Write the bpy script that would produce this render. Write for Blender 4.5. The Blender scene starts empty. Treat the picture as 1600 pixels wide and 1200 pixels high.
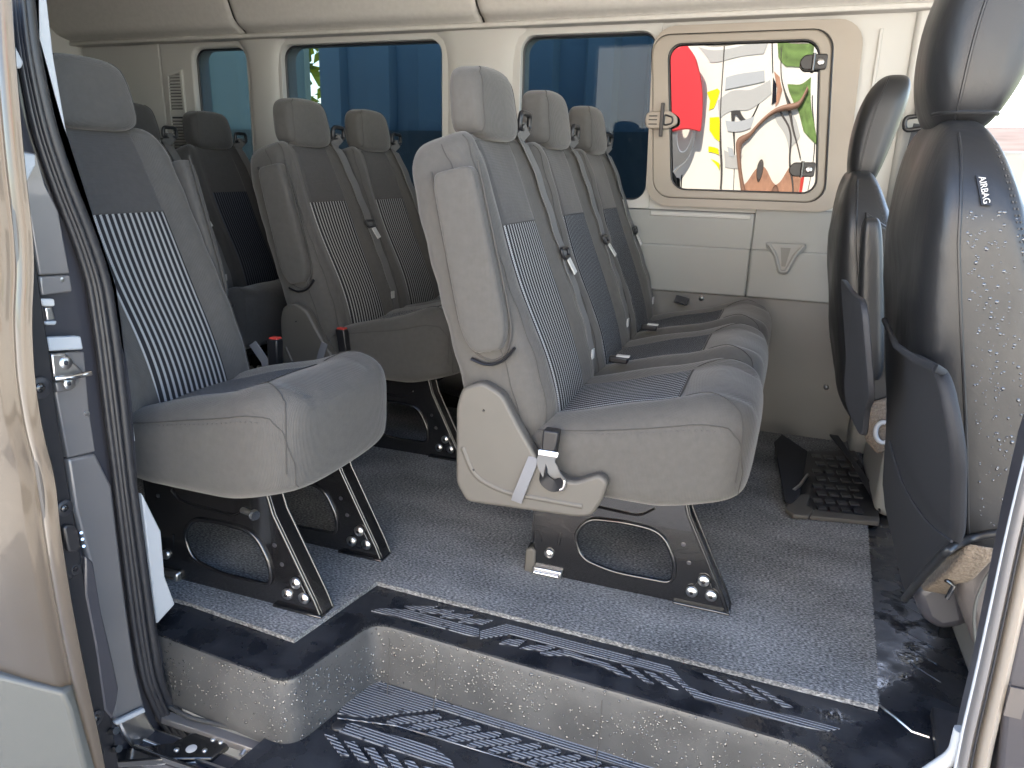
import bpy, bmesh, math, random
import numpy as np
from mathutils import Vector, Matrix, geometry
random.seed(7); RNG = np.random.default_rng(7)
S = bpy.context.scene
COL = S.collection
R = math.radians
# ------------------------------------------------------------------ camera
YAW, PIT, ROL, FPX = 0.34550458, 0.2834104, -0.02629975, 1129.17
EYE = np.array([0, 0, 0.88])
cy, sy, cp, sp = math.cos(YAW), math.sin(YAW), math.cos(PIT), math.sin(PIT)
_f = np.array([-sy*cp, cy*cp, -sp]); _r = np.array([cy, sy, 0.0]); _d = np.cross(_f, _r)
_r2 = math.cos(ROL)*_r + math.sin(ROL)*_d; _d2 = -math.sin(ROL)*_r + math.cos(ROL)*_d
cam = bpy.data.cameras.new('camera'); co = bpy.data.objects.new('camera', cam); COL.objects.link(co)
mw = Matrix(((_r2[0], -_d2[0], -_f[0], EYE[0]), (_r2[1], -_d2[1], -_f[1], EYE[1]), (_r2[2], -_d2[2], -_f[2], EYE[2]), (0, 0, 0, 1)))
co.matrix_world = mw
cam.sensor_width = 36; cam.lens = 36*FPX/1600; cam.clip_start = 0.02; cam.clip_end = 2000
S.camera = co
def at(px, py, ax, val):
    """point of the photograph on the plane axis=val"""
    c = np.array([(px-800)/FPX, (py-600)/FPX, 1.0]); d = c[0]*_r2 + c[1]*_d2 + c[2]*_f
    return EYE + (val-EYE[ax])/d[ax]*d
# ------------------------------------------------------------------ light
S.view_settings.view_transform = 'Standard'; S.view_settings.look = 'None'
S.view_settings.exposure = 3.05; S.view_settings.gamma = 1
SUN_EL, SUN_AZ = R(47), R(108)          # azimuth measured from +X counter-clockwise
W = bpy.data.worlds.new('World'); S.world = W; W.use_nodes = True
nt = W.node_tree; bg = nt.nodes['Background']
sky = nt.nodes.new('ShaderNodeTexSky'); sky.sky_type = 'NISHITA'; sky.sun_disc = False
sky.sun_elevation = SUN_EL; sky.sun_rotation = math.pi/2-SUN_AZ
nt.links.new(sky.outputs[0], bg.inputs[0]); bg.inputs[1].default_value = 0.15
sl = bpy.data.lights.new('sun', 'SUN'); sl.energy = 5.0; sl.angle = R(0.6); sl.color = (1, .925, .82)
so = bpy.data.objects.new('sun', sl); COL.objects.link(so)
sd = Vector((math.cos(SUN_EL)*math.cos(SUN_AZ), math.cos(SUN_EL)*math.sin(SUN_AZ), math.sin(SUN_EL)))
so.rotation_euler = sd.to_track_quat('Z', 'Y').to_euler(); so.location = (0, 8, 12)
S.cycles.max_bounces = 10; S.cycles.diffuse_bounces = 6; S.cycles.glossy_bounces = 5
S.cycles.transparent_max_bounces = 12; S.cycles.caustics_reflective = False; S.cycles.caustics_refractive = False
S.cycles.sample_clamp_indirect = 6
# ------------------------------------------------------------------ materials
def mat(name, col, rough=.6, metal=0, spec=.5, noise=0, nscale=20, bump=0, bscale=300, coat=0, trans=0, bdist=.001, stretch=(1, 1, 1), rvar=0, nd=3):
    m = bpy.data.materials.new(name); m.use_nodes = True; t = m.node_tree; b = t.nodes['Principled BSDF']
    b.inputs['Base Color'].default_value = (*col, 1); b.inputs['Roughness'].default_value = rough
    b.inputs['Metallic'].default_value = metal; b.inputs['Specular IOR Level'].default_value = spec
    b.inputs['Coat Weight'].default_value = coat; b.inputs['Transmission Weight'].default_value = trans
    tc = t.nodes.new('ShaderNodeTexCoord'); mp = t.nodes.new('ShaderNodeMapping'); mp.inputs['Scale'].default_value = stretch
    t.links.new(tc.outputs['Object'], mp.inputs[0])
    if noise or rvar:
        n = t.nodes.new('ShaderNodeTexNoise'); n.inputs['Scale'].default_value = nscale; n.inputs['Detail'].default_value = nd
        t.links.new(mp.outputs[0], n.inputs[0])
        if noise:
            r = t.nodes.new('ShaderNodeMapRange'); r.inputs[1].default_value = .25; r.inputs[2].default_value = .75
            r.inputs[3].default_value = 1-noise; r.inputs[4].default_value = 1+noise
            t.links.new(n.outputs[0], r.inputs[0])
            x = t.nodes.new('ShaderNodeMix'); x.data_type = 'RGBA'; x.blend_type = 'MULTIPLY'; x.inputs[0].default_value = 1
            x.inputs[6].default_value = (*col, 1); t.links.new(r.outputs[0], x.inputs[7]); t.links.new(x.outputs[2], b.inputs['Base Color'])
        if rvar:
            r = t.nodes.new('ShaderNodeMapRange'); r.inputs[1].default_value = .4; r.inputs[2].default_value = .6
            r.inputs[3].default_value = max(0.02, rough-rvar); r.inputs[4].default_value = rough+rvar
            t.links.new(n.outputs[0], r.inputs[0]); t.links.new(r.outputs[0], b.inputs['Roughness'])
    if bump:
        n = t.nodes.new('ShaderNodeTexNoise'); n.inputs['Scale'].default_value = bscale; n.inputs['Detail'].default_value = 2
        t.links.new(mp.outputs[0], n.inputs[0]); bp = t.nodes.new('ShaderNodeBump'); bp.inputs['Strength'].default_value = bump
        bp.inputs['Distance'].default_value = bdist; t.links.new(n.outputs[0], bp.inputs['Height']); t.links.new(bp.outputs[0], b.inputs['Normal'])
    return m
def fabric(name, col, kx=900):
    """woven cloth: two crossed fine waves for the weave plus a soft mottling"""
    m = mat(name, col, .93, noise=.07, nscale=70, spec=.2, nd=6); t = m.node_tree; b = t.nodes['Principled BSDF']
    b.inputs['Sheen Weight'].default_value = .25; b.inputs['Sheen Roughness'].default_value = .4
    tc = t.nodes.new('ShaderNodeTexCoord'); hs = []
    for d in ('X', 'Z'):
        w = t.nodes.new('ShaderNodeTexWave'); w.bands_direction = d; w.inputs['Scale'].default_value = 120 if d == 'X' else 150
        w.inputs['Distortion'].default_value = 1.5; t.links.new(tc.outputs['Object'], w.inputs[0]); hs.append(w)
    a = t.nodes.new('ShaderNodeMath'); a.operation = 'ADD'
    t.links.new(hs[0].outputs['Fac'], a.inputs[0]); t.links.new(hs[1].outputs['Fac'], a.inputs[1])
    bp = t.nodes.new('ShaderNodeBump'); bp.inputs['Strength'].default_value = .5; bp.inputs['Distance'].default_value = .0006
    t.links.new(a.outputs[0], bp.inputs['Height'])
    n = t.nodes.new('ShaderNodeTexNoise'); n.inputs['Scale'].default_value = 14; n.inputs['Detail'].default_value = 3
    t.links.new(tc.outputs['Object'], n.inputs[0]); b2 = t.nodes.new('ShaderNodeBump'); b2.inputs['Strength'].default_value = .35
    b2.inputs['Distance'].default_value = .006; t.links.new(n.outputs[0], b2.inputs['Height']); t.links.new(bp.outputs[0], b2.inputs['Normal'])
    t.links.new(b2.outputs[0], b.inputs['Normal'])
    return m
def stripes(name, base, light, period=.0125, duty=.42, dash=.004, dash_duty=.62):
    m = mat(name, base, .9, spec=.2); t = m.node_tree; b = t.nodes['Principled BSDF']
    uv = t.nodes.new('ShaderNodeUVMap'); s = t.nodes.new('ShaderNodeSeparateXYZ'); t.links.new(uv.outputs[0], s.inputs[0])
    def M(op, a, v):
        n = t.nodes.new('ShaderNodeMath'); n.operation = op
        for i, q in enumerate((a, v)):
            if q is None: continue
            if isinstance(q, (int, float)): n.inputs[i].default_value = q
            else: t.links.new(q, n.inputs[i])
        return n.outputs[0]
    fx = M('FRACT', M('DIVIDE', s.outputs[0], period), None); st = M('LESS_THAN', fx, duty)
    half = M('MULTIPLY', M('LESS_THAN', fx, duty/2), .5)
    fy = M('FRACT', M('ADD', M('DIVIDE', s.outputs[1], dash), half), None); da = M('LESS_THAN', fy, dash_duty)
    k = M('MULTIPLY', st, da)
    n = t.nodes.new('ShaderNodeTexNoise'); n.inputs['Scale'].default_value = 900; tc = t.nodes.new('ShaderNodeTexCoord'); t.links.new(tc.outputs['Object'], n.inputs[0])
    k = M('MULTIPLY', k, M('ADD', M('MULTIPLY', n.outputs[0], .5), .7))
    x = t.nodes.new('ShaderNodeMix'); x.data_type = 'RGBA'; t.links.new(k, x.inputs[0]); x.inputs[6].default_value = (*base, 1); x.inputs[7].default_value = (*light, 1)
    t.links.new(x.outputs[2], b.inputs['Base Color'])
    bp = t.nodes.new('ShaderNodeBump'); bp.inputs['Strength'].default_value = .5; bp.inputs['Distance'].default_value = .001
    t.links.new(st, bp.inputs['Height']); t.links.new(bp.outputs[0], b.inputs['Normal'])
    return m
M_ = {}
M_['fabric'] = fabric('grey_seat_fabric', (.082, .0795, .0755))
M_['fabric_mid'] = fabric('shaded_smooth_fabric', (.062, .061, .061))  # plain panel cloth, its colour darkened to carry shade from the door
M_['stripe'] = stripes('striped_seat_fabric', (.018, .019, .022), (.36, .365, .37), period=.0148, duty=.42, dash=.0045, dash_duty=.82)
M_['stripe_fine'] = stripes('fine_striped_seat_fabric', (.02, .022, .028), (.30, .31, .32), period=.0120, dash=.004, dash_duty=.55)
M_['stripe_shaded'] = stripes('shaded_striped_fabric', (.012, .014, .02), (.10, .11, .13))  # darker copy of the stripes, shade of the rear rows in the colour
M_['seam'] = mat('seam_thread', (.05, .048, .046), .9)
M_['stitch'] = mat('stitch_thread', (.075, .074, .072), .9)
M_['trim'] = mat('grey_plastic_shield', (.085, .080, .072), .5, noise=.05, nscale=9, bump=.25, bscale=900, bdist=.0004)
M_['black_plastic'] = mat('black_plastic', (.014, .014, .016), .38, bump=.2, bscale=700, bdist=.0004)
M_['black_metal'] = mat('black_painted_steel', (.009, .009, .010), .2, spec=.7, coat=.5, bump=.15, bscale=60, bdist=.0015)
M_['steel'] = mat('bright_steel', (.62, .61, .60), .3, 1, bump=.1, bscale=150)
M_['chrome'] = mat('chrome', (.75, .75, .75), .12, 1)
M_['belt'] = mat('grey_belt_webbing', (.125, .124, .123), .75, bump=.6, bscale=500, stretch=(1, 1, .3), bdist=.0008)
M_['belt_light'] = mat('pale_belt_webbing', (.14, .145, .16), .7, bump=.4, bscale=500)
M_['red'] = mat('red_button', (.5, .05, .04), .4)
M_['white_tag'] = mat('white_label', (.5, .5, .49), .6)
M_['liner'] = mat('headliner_cloth', (.50, .485, .46), .95, noise=.05, nscale=60, bump=.2, bscale=600, spec=.1)
M_['cream'] = mat('cream_wall_plastic', (.455, .45, .43), .62, noise=.03, nscale=4, bump=.25, bscale=900, bdist=.0004)
M_['greyplastic'] = mat('grey_green_wall_plastic', (.26, .265, .255), .5, noise=.04, nscale=5, bump=.25, bscale=900, bdist=.0004)
M_['darkwall'] = mat('dark_grey_wall_panel', (.15, .148, .142), .45, noise=.08, nscale=3, bump=.15, bscale=300)
M_['frame'] = mat('taupe_window_frame', (.29, .255, .215), .45, bump=.15, bscale=500)
M_['whitetrim'] = mat('pale_trim', (.40, .42, .44), .45)
M_['rubber'] = mat('black_rubber_seal', (.020, .020, .023), .42, noise=.2, nscale=60, bump=.2, bscale=120)
M_['paint'] = mat('brown_grey_car_paint', (.046, .037, .028), .34, .3, coat=.4, noise=.05, nscale=400)
M_['jamb'] = mat('silver_grey_jamb_paint', (.18, .172, .17), .34, .3, coat=.5, noise=.05, nscale=6, bump=.1, bscale=12, bdist=.003)
M_['cladding'] = mat('grey_lower_cladding', (.062, .066, .063), .5, bump=.2, bscale=500)
M_['darkgap'] = mat('dark_jamb_paint', (.035, .035, .042), .35, coat=.3)
M_['leather'] = mat('black_leather', (.015, .0155, .017), .42, spec=.55, bump=.3, bscale=260, bdist=.0006, rvar=.05, nscale=6)
def wrinkle(m, scale=9, dist=.012, strength=.35, stretch=(1, 1, .45)):
    t = m.node_tree; b = t.nodes['Principled BSDF']; old = b.inputs['Normal'].links[0].from_socket
    tc = t.nodes.new('ShaderNodeTexCoord'); mp = t.nodes.new('ShaderNodeMapping'); mp.inputs['Scale'].default_value = stretch
    n = t.nodes.new('ShaderNodeTexNoise'); n.inputs['Scale'].default_value = scale; n.inputs['Detail'].default_value = 3; n.inputs['Distortion'].default_value = .8
    t.links.new(tc.outputs['Object'], mp.inputs[0]); t.links.new(mp.outputs[0], n.inputs[0])
    bp = t.nodes.new('ShaderNodeBump'); bp.inputs['Strength'].default_value = strength; bp.inputs['Distance'].default_value = dist
    t.links.new(n.outputs[0], bp.inputs['Height']); t.links.new(old, bp.inputs['Normal']); t.links.new(bp.outputs[0], b.inputs['Normal'])
wrinkle(M_['leather'])
M_['suede'] = mat('black_pocket_cloth', (.016, .017, .021), .7, bump=.3, bscale=400)
M_['fur'] = mat('beige_fleece', (.17, .14, .11), .98, noise=.3, nscale=150, bump=1, bscale=200, bdist=.006)
M_['drop'] = mat('water_drop', (.03, .03, .032), .04, spec=1, coat=1)
M_['seatbase'] = mat('brown_grey_seat_base', (.075, .066, .062), .45)
# carpet: speckled blue-grey
def carpet_mat():
    m = mat('speckled_grey_carpet', (.1, .1, .1), .97, spec=.1); t = m.node_tree; b = t.nodes['Principled BSDF']
    tc = t.nodes.new('ShaderNodeTexCoord'); mp = t.nodes.new('ShaderNodeMapping'); mp.inputs['Scale'].default_value = (.55, 1, 1); t.links.new(tc.outputs['Object'], mp.inputs[0])
    n = t.nodes.new('ShaderNodeTexNoise'); n.inputs['Scale'].default_value = 290; n.inputs['Detail'].default_value = 6; t.links.new(mp.outputs[0], n.inputs[0])
    n2 = t.nodes.new('ShaderNodeTexNoise'); n2.inputs['Scale'].default_value = 7; n2.inputs['Detail'].default_value = 4; t.links.new(mp.outputs[0], n2.inputs[0])
    a = t.nodes.new('ShaderNodeMath'); a.operation = 'MULTIPLY_ADD'; t.links.new(n2.outputs[0], a.inputs[0]); a.inputs[1].default_value = .35; t.links.new(n.outputs[0], a.inputs[2])
    r = t.nodes.new('ShaderNodeValToRGB'); t.links.new(a.outputs[0], r.inputs[0]); e = r.color_ramp.elements
    e[0].position = .48; e[0].color = (.050, .053, .057, 1); e[1].position = .90; e[1].color = (.40, .40, .40, 1)
    c = r.color_ramp.elements.new(.68); c.color = (.175, .178, .182, 1)
    t.links.new(r.outputs[0], b.inputs['Base Color'])
    bp = t.nodes.new('ShaderNodeBump'); bp.inputs['Strength'].default_value = .9; bp.inputs['Distance'].default_value = .003
    t.links.new(n.outputs[0], bp.inputs['Height']); t.links.new(bp.outputs[0], b.inputs['Normal'])
    return m
M_['carpet'] = carpet_mat()
M_['wetrubber'] = mat('wet_black_rubber', (.016, .018, .023), .3, spec=.6, rvar=.2, nscale=16, noise=.4, bump=.35, bscale=90, bdist=.0015, nd=6)
M_['riser'] = mat('wet_grey_step_plastic', (.062, .063, .064), .42, noise=.18, nscale=10, rvar=.12, bump=.3, bscale=400, nd=6)
def ribmat():
    m = mat('wet_ribbed_rubber', (.03, .033, .04), .25, spec=.7); t = m.node_tree; b = t.nodes['Principled BSDF']
    tc = t.nodes.new('ShaderNodeTexCoord'); w = t.nodes.new('ShaderNodeTexWave'); w.bands_direction = 'Y'; w.inputs['Scale'].default_value = 50
    mp = t.nodes.new('ShaderNodeMapping'); mp.inputs['Rotation'].default_value = (0, 0, R(1.5)); t.links.new(tc.outputs['Object'], mp.inputs[0]); t.links.new(mp.outputs[0], w.inputs[0])
    n = t.nodes.new('ShaderNodeTexNoise'); n.inputs['Scale'].default_value = 45; n.inputs['Detail'].default_value = 5; t.links.new(tc.outputs['Object'], n.inputs[0])
    mr = t.nodes.new('ShaderNodeMapRange'); mr.inputs[1].default_value = .30; mr.inputs[2].default_value = .40; t.links.new(n.outputs[0], mr.inputs[0])
    mu = t.nodes.new('ShaderNodeMath'); mu.operation = 'MULTIPLY'; t.links.new(w.outputs['Fac'], mu.inputs[0]); t.links.new(mr.outputs[0], mu.inputs[1])
    x = t.nodes.new('ShaderNodeMix'); x.data_type = 'RGBA'; t.links.new(mu.outputs[0], x.inputs[0]); x.inputs[6].default_value = (.02, .022, .03, 1); x.inputs[7].default_value = (.24, .25, .27, 1)  # pale rib lines put the wet shine into the colour
    t.links.new(x.outputs[2], b.inputs['Base Color'])
    bp = t.nodes.new('ShaderNodeBump'); bp.inputs['Strength'].default_value = .8; bp.inputs['Distance'].default_value = .002
    t.links.new(w.outputs['Fac'], bp.inputs['Height']); t.links.new(bp.outputs[0], b.inputs['Normal'])
    return m
M_['ribbed'] = ribmat()
def glass(name, tint, refl, rough=0):
    m = bpy.data.materials.new(name); m.use_nodes = True; t = m.node_tree; t.nodes.clear()
    o = t.nodes.new('ShaderNodeOutputMaterial'); tr = t.nodes.new('ShaderNodeBsdfTransparent'); tr.inputs[0].default_value = (*tint, 1)
    g = t.nodes.new('ShaderNodeBsdfGlossy'); g.inputs['Roughness'].default_value = rough; g.inputs[0].default_value = (.9, .97, 1, 1)
    mx = t.nodes.new('ShaderNodeMixShader'); mx.inputs[0].default_value = refl
    t.links.new(tr.outputs[0], mx.inputs[1]); t.links.new(g.outputs[0], mx.inputs[2]); t.links.new(mx.outputs[0], o.inputs[0])
    return m, t, g
M_['glass'], _, _ = glass('tinted_window_glass', (.34, .38, .39), .014)
M_['mirror'], _t, _g = glass('reflective_window_film', (.03, .04, .04), .15)
_g.inputs[0].default_value = (1, .98, .94, 1)
_tc = _t.nodes.new('ShaderNodeTexCoord'); _mp = _t.nodes.new('ShaderNodeMapping'); _mp.inputs['Scale'].default_value = (5, 1, 1.6); _t.links.new(_tc.outputs['Object'], _mp.inputs[0])
_n = _t.nodes.new('ShaderNodeTexNoise'); _n.inputs['Scale'].default_value = 1.5; _n.inputs['Detail'].default_value = 0; _t.links.new(_mp.outputs[0], _n.inputs[0])
_b = _t.nodes.new('ShaderNodeBump'); _b.inputs['Strength'].default_value = .3; _b.inputs['Distance'].default_value = .012; _t.links.new(_n.outputs[0], _b.inputs['Height']); _t.links.new(_b.outputs[0], _g.inputs['Normal'])
# ------------------------------------------------------------------ helpers
def thing(name, label, cat, loc=(0, 0, 0), group=None):
    o = bpy.data.objects.new(name, None); COL.objects.link(o); o.location = loc; o.empty_display_size = .1
    o['label'] = label; o['category'] = cat
    if group: o['group'] = group
    return o
def tag(o, label, cat, group=None):
    o['label'] = label; o['category'] = cat
    if group: o['group'] = group
    return o
def origin(o):
    p = Vector((0, 0, 0))
    while o is not None: p += o.location; o = o.parent
    return p
def obj(name, V, F, m, parent=None, smooth=True, bevel=0, kind=None, uv=None, seg=2, ang=35):
    me = bpy.data.meshes.new(name)
    P = origin(parent) if parent else Vector((0, 0, 0))
    V = np.asarray(V, float)
    if parent is not None: V = V-np.array(P)
    me.from_pydata([tuple(v) for v in V], [], [tuple(f) for f in F]); me.update()
    if uv is not None:
        l = me.uv_layers.new(name='UVMap'); vi = np.zeros(len(me.loops), int); me.loops.foreach_get('vertex_index', vi)
        l.data.foreach_set('uv', np.asarray(uv, float)[vi].ravel())
    bm = bmesh.new(); bm.from_mesh(me); bmesh.ops.recalc_face_normals(bm, faces=bm.faces) if uv is None else None; bm.to_mesh(me); bm.free()
    if smooth:
        me.polygons.foreach_set('use_smooth', [True]*len(me.polygons))
    me.materials.append(m if not isinstance(m, str) else M_[m])
    o = bpy.data.objects.new(name, me); COL.objects.link(o)
    if parent is not None: o.parent = parent
    if bevel:
        b = o.modifiers.new('bevel', 'BEVEL'); b.width = bevel; b.segments = seg; b.limit_method = 'ANGLE'; b.angle_limit = R(ang); b.harden_normals = False
        if smooth: me.set_sharp_from_angle(angle=R(50)) if hasattr(me, 'set_sharp_from_angle') else None
    elif smooth and hasattr(me, 'set_sharp_from_angle'): me.set_sharp_from_angle(angle=R(50))
    if kind: o['kind'] = kind
    return o
class MB:
    def __init__(s): s.V = []; s.F = []; s.n = 0
    def add(s, V, F):
        V = np.asarray(V, float); s.V.append(V); s.F += [tuple(i+s.n for i in f) for f in F]; s.n += len(V); return s
    def build(s, name, m, parent=None, **k): return obj(name, np.concatenate(s.V), s.F, m, parent, **k)
def box(x0, x1, y0, y1, z0, z1):
    V = [(x, y, z) for x in (x0, x1) for y in (y0, y1) for z in (z0, z1)]
    return V, [(0, 1, 3, 2), (4, 6, 7, 5), (0, 4, 5, 1), (2, 3, 7, 6), (0, 2, 6, 4), (1, 5, 7, 3)]
def grid_faces(nr, nc, wrapc=False, flip=False):
    F = []
    for i in range(nr-1):
        for j in range(nc if wrapc else nc-1):
            k = (j+1) % nc
            q = (i*nc+j, i*nc+k, (i+1)*nc+k, (i+1)*nc+j)
            F.append(q[::-1] if flip else q)
    return F
def tube(path, r, n=8, cap=True, closed=False, flat=1.0, up=None):
    P = np.asarray(path, float); N = len(P)
    if closed: T = np.roll(P, -1, 0)-np.roll(P, 1, 0)
    else: T = np.gradient(P, axis=0)
    T /= np.linalg.norm(T, axis=1)[:, None]+1e-12
    u = np.array(up if up is not None else ((0, 0, 1) if abs(T[0][2]) < .8 else (0, 1, 0)), float)
    V = []
    rr = np.broadcast_to(r, N)
    for i in range(N):
        a = np.cross(T[i], u); a /= np.linalg.norm(a)+1e-12
        b = np.cross(a, T[i])
        if up is None: u = b
        th = np.arange(n)*2*math.pi/n
        V.append(P[i]+rr[i]*(np.cos(th)[:, None]*a+flat*np.sin(th)[:, None]*b))
    V = np.concatenate(V); F = grid_faces(N, n, True)
    if closed: F += [((N-1)*n+j, (N-1)*n+(j+1) % n, (j+1) % n, j) for j in range(n)]
    elif cap: F += [tuple(range(n))[::-1], tuple((N-1)*n+j for j in range(n))]
    return V, F
def prism(poly, d):
    """polygon (3-D points, any plane) extruded by vector d"""
    P = np.asarray(poly, float); n = len(P); d = np.asarray(d, float)
    V = np.concatenate([P, P+d]); F = [tuple(range(n)), tuple(range(n, 2*n))[::-1]]
    F += [(i, i+n, (i+1) % n+n, (i+1) % n) for i in range(n)]
    return V, F
def trace(pts, ax, val, d):
    v = [0, 0, 0]; v[ax] = d
    return prism([at(x, y, ax, val) for x, y in pts], v)
def disc(c, axis, r, h, n=16, dome=.0):
    """round head: c centre of base, axis direction, r radius, h height, dome rounding"""
    ax = np.asarray(axis, float); ax /= np.linalg.norm(ax); t = np.array([0, 0, 1.]) if abs(ax[2]) < .9 else np.array([1., 0, 0])
    a = np.cross(ax, t); a /= np.linalg.norm(a); b = np.cross(ax, a); c = np.asarray(c, float)
    prof = [(1, 0), (1, .6), (.85, 1), (0.001, 1+dome)]
    th = np.arange(n)*2*math.pi/n
    V = np.concatenate([c+ax*h*z+r*q*(np.cos(th)[:, None]*a+np.sin(th)[:, None]*b) for q, z in prof])
    F = grid_faces(4, n, True)+[tuple(range(n))[::-1]]
    return V, F
def rrect(x0, x1, z0, z1, r, n=7, shear=0):
    pts = []
    for cx, cz, a0 in ((x1-r, z1-r, 0), (x0+r, z1-r, 90), (x0+r, z0+r, 180), (x1-r, z0+r, 270)):
        for k in range(n):
            a = R(a0+90*k/(n-1)); pts.append((cx+r*math.cos(a)-shear*(cz+r*math.sin(a)-z0), cz+r*math.sin(a)))
    return pts
def fillet(P, r, n=6, closed=False):
    P = [np.asarray(p, float) for p in P]; out = []; N = len(P)
    for i in range(N):
        if not closed and i in (0, N-1): out.append(P[i]); continue
        a, b, c = P[i-1], P[i], P[(i+1) % N]
        u = a-b; v = c-b; lu = np.linalg.norm(u); lv = np.linalg.norm(v); k = min(r, lu*.45, lv*.45)
        s = b+u/lu*k; e = b+v/lv*k
        for t in np.linspace(0, 1, n): out.append((1-t)**2*s+2*t*(1-t)*b+t*t*e)
    return np.array(out)
def raypoly(poly, c, ang):
    d = (math.cos(ang), math.sin(ang)); best = None; n = len(poly)
    for i in range(n):
        x1, y1 = poly[i][0]-c[0], poly[i][1]-c[1]; x2, y2 = poly[(i+1) % n][0]-c[0], poly[(i+1) % n][1]-c[1]
        ex, ey = x2-x1, y2-y1; den = d[0]*ey-d[1]*ex
        if abs(den) < 1e-12: continue
        t = (x1*ey-y1*ex)/den; s = (x1*d[1]-y1*d[0])/den
        if t > 0 and -1e-6 <= s <= 1+1e-6 and (best is None or t > best): best = t
    return (c[0]+d[0]*best, c[1]+d[1]*best)
def holed(outer, inner, c, y0, y1, N=72, plane='xz'):
    """plate between y0 and y1 with outline outer and one hole inner (both x,z), star-shaped about c"""
    A = sorted(set([round(k*2*math.pi/N, 6) for k in range(N)]+[round(math.atan2(p[1]-c[1], p[0]-c[0]) % (2*math.pi), 6) for p in outer]+[round(math.atan2(p[1]-c[1], p[0]-c[0]) % (2*math.pi), 6) for p in inner]))
    A2 = [A[0]]
    for a in A[1:]:
        if a-A2[-1] > 1e-3: A2.append(a)
    O = [raypoly(outer, c, a) for a in A2]; I = [raypoly(inner, c, a) for a in A2]; n = len(A2); V = []
    for L, y in ((O, y0), (I, y0), (I, y1), (O, y1)): V += [(p[0], y, p[1]) for p in L]
    F = grid_faces(4, n, True)+[(3*n+j, 3*n+(j+1) % n, (j+1) % n, j) for j in range(n)]
    return V, F
def sm(a, b, x):
    t = np.clip((np.asarray(x, float)-a)/(b-a), 0, 1); return t*t*(3-2*t)
class Pillow:
    def __init__(s, F, n=4, m=5): s.F = F; s.n = n; s.m = m
    def mesh(s, NT=64, NP=40):
        q = np.arange(NT)/NT*8; k = np.floor(q).astype(int) % 8; f = q-np.floor(q)
        # walk round the unit square
        cx = [1, 1, 0, -1, -1, -1, 0, 1]; cz = [0, 1, 1, 1, 0, -1, -1, -1]
        x = np.array([cx[i]+(cx[(i+1) % 8]-cx[i])*t for i, t in zip(k, f)]); y = np.array([cz[i]+(cz[(i+1) % 8]-cz[i])*t for i, t in zip(k, f)])
        r = 1/(np.abs(x)**s.n+np.abs(y)**s.n)**(1/s.n); x, y = x*r, y*r
        p = np.linspace(-1, 1, NP)*2
        ph = np.where(np.abs(p) <= 1, 0, 0)
        u = np.where(np.abs(p) <= 1, 1, 2-np.abs(p)); v = np.where(np.abs(p) <= 1, p, np.sign(p))
        u = np.maximum(u, 1e-4)
        rr = 1/(u**s.m+np.abs(v)**s.m)**(1/s.m); u, v = u*rr, v*rr
        A = np.outer(u, x).ravel(); C = np.outer(u, y).ravel(); B = np.repeat(v, NT)
        V = s.F(A, B, C); F = grid_faces(NP, NT, True)
        V = np.concatenate([V, [V[:NT].mean(0)], [V[-NT:].mean(0)]]); n = NT*NP
        F += [(j, n, (j+1) % NT) for j in range(NT)]+[((NP-1)*NT+j, (NP-1)*NT+(j+1) % NT, n+1) for j in range(NT)]
        return V, F
    def front(s, a, b, off=0, sign=1):
        a = np.asarray(a, float); b = np.asarray(b, float); a, b = np.broadcast_arrays(a, b)
        def pos(a, b):
            k = np.maximum(1-np.abs(b)**s.m, 0)**(s.n/s.m)-np.abs(a)**s.n
            return s.F(a.ravel(), b.ravel(), (sign*np.maximum(k, 0)**(1/s.n)).ravel())
        P = pos(a, b)
        if off:
            e = 1e-3; U = pos(a+e, b)-pos(a-e, b); Vv = pos(a, b+e)-pos(a, b-e); N = np.cross(U, Vv); N /= np.linalg.norm(N, axis=1)[:, None]+1e-12
            c0 = s.F(np.zeros(1), np.zeros(1), np.zeros(1))[0]; c1 = s.F(np.zeros(1), np.zeros(1), np.full(1, float(sign)))[0]
            sg = np.sign(N@(c1-c0)); sg[sg == 0] = 1; P = P+off*N*sg[:, None]
        return P
    def side(s, b, c, off=0, sign=-1):
        b = np.asarray(b, float); c = np.asarray(c, float); b, c = np.broadcast_arrays(b, c)
        k = np.maximum(1-np.abs(b)**s.m, 0)**(s.n/s.m)-np.abs(c)**s.n
        P = s.F((sign*np.maximum(k, 0)**(1/s.n)).ravel(), b.ravel(), c.ravel()); P[:, 1] += sign*off
        return P
def patch(pil, a0, a1, b0, b1, off, name, m, parent, na=26, nb=30, scale=(1, 1), tr=0, sign=1):
    aa = np.linspace(0, 1, na); bb = np.linspace(b0, b1, nb); V = []; UV = []
    for b in bb:
        t = (b-b0)/(b1-b0); l = a0+tr*t; r_ = a1-tr*t; a = l+(r_-l)*aa
        V.append(pil.front(a, np.full(na, b), off, sign)); UV.append(np.stack([a*scale[0], np.full(na, b*scale[1])], 1))
    V = np.concatenate(V); UV = np.concatenate(UV)
    F = grid_faces(nb, na)
    # skirt so the panel has a real edge
    n = len(V); ring = list(range(na))+[i*na+na-1 for i in range(1, nb)]+[(nb-1)*na+j for j in range(na-2, -1, -1)]+[i*na for i in range(nb-2, 0, -1)]
    c0 = pil.F(np.zeros(1), np.zeros(1), np.zeros(1))[0]
    V2 = V[ring]; d = (c0-V2.mean(0)); d = d/np.linalg.norm(d)*(off+.004); V = np.concatenate([V, V2+d]); UV = np.concatenate([UV, UV[ring]])
    L = len(ring); F += [(ring[i], ring[(i+1) % L], n+(i+1) % L, n+i) for i in range(L)]
    return obj(name, V, F, m, parent, uv=UV)
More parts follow.
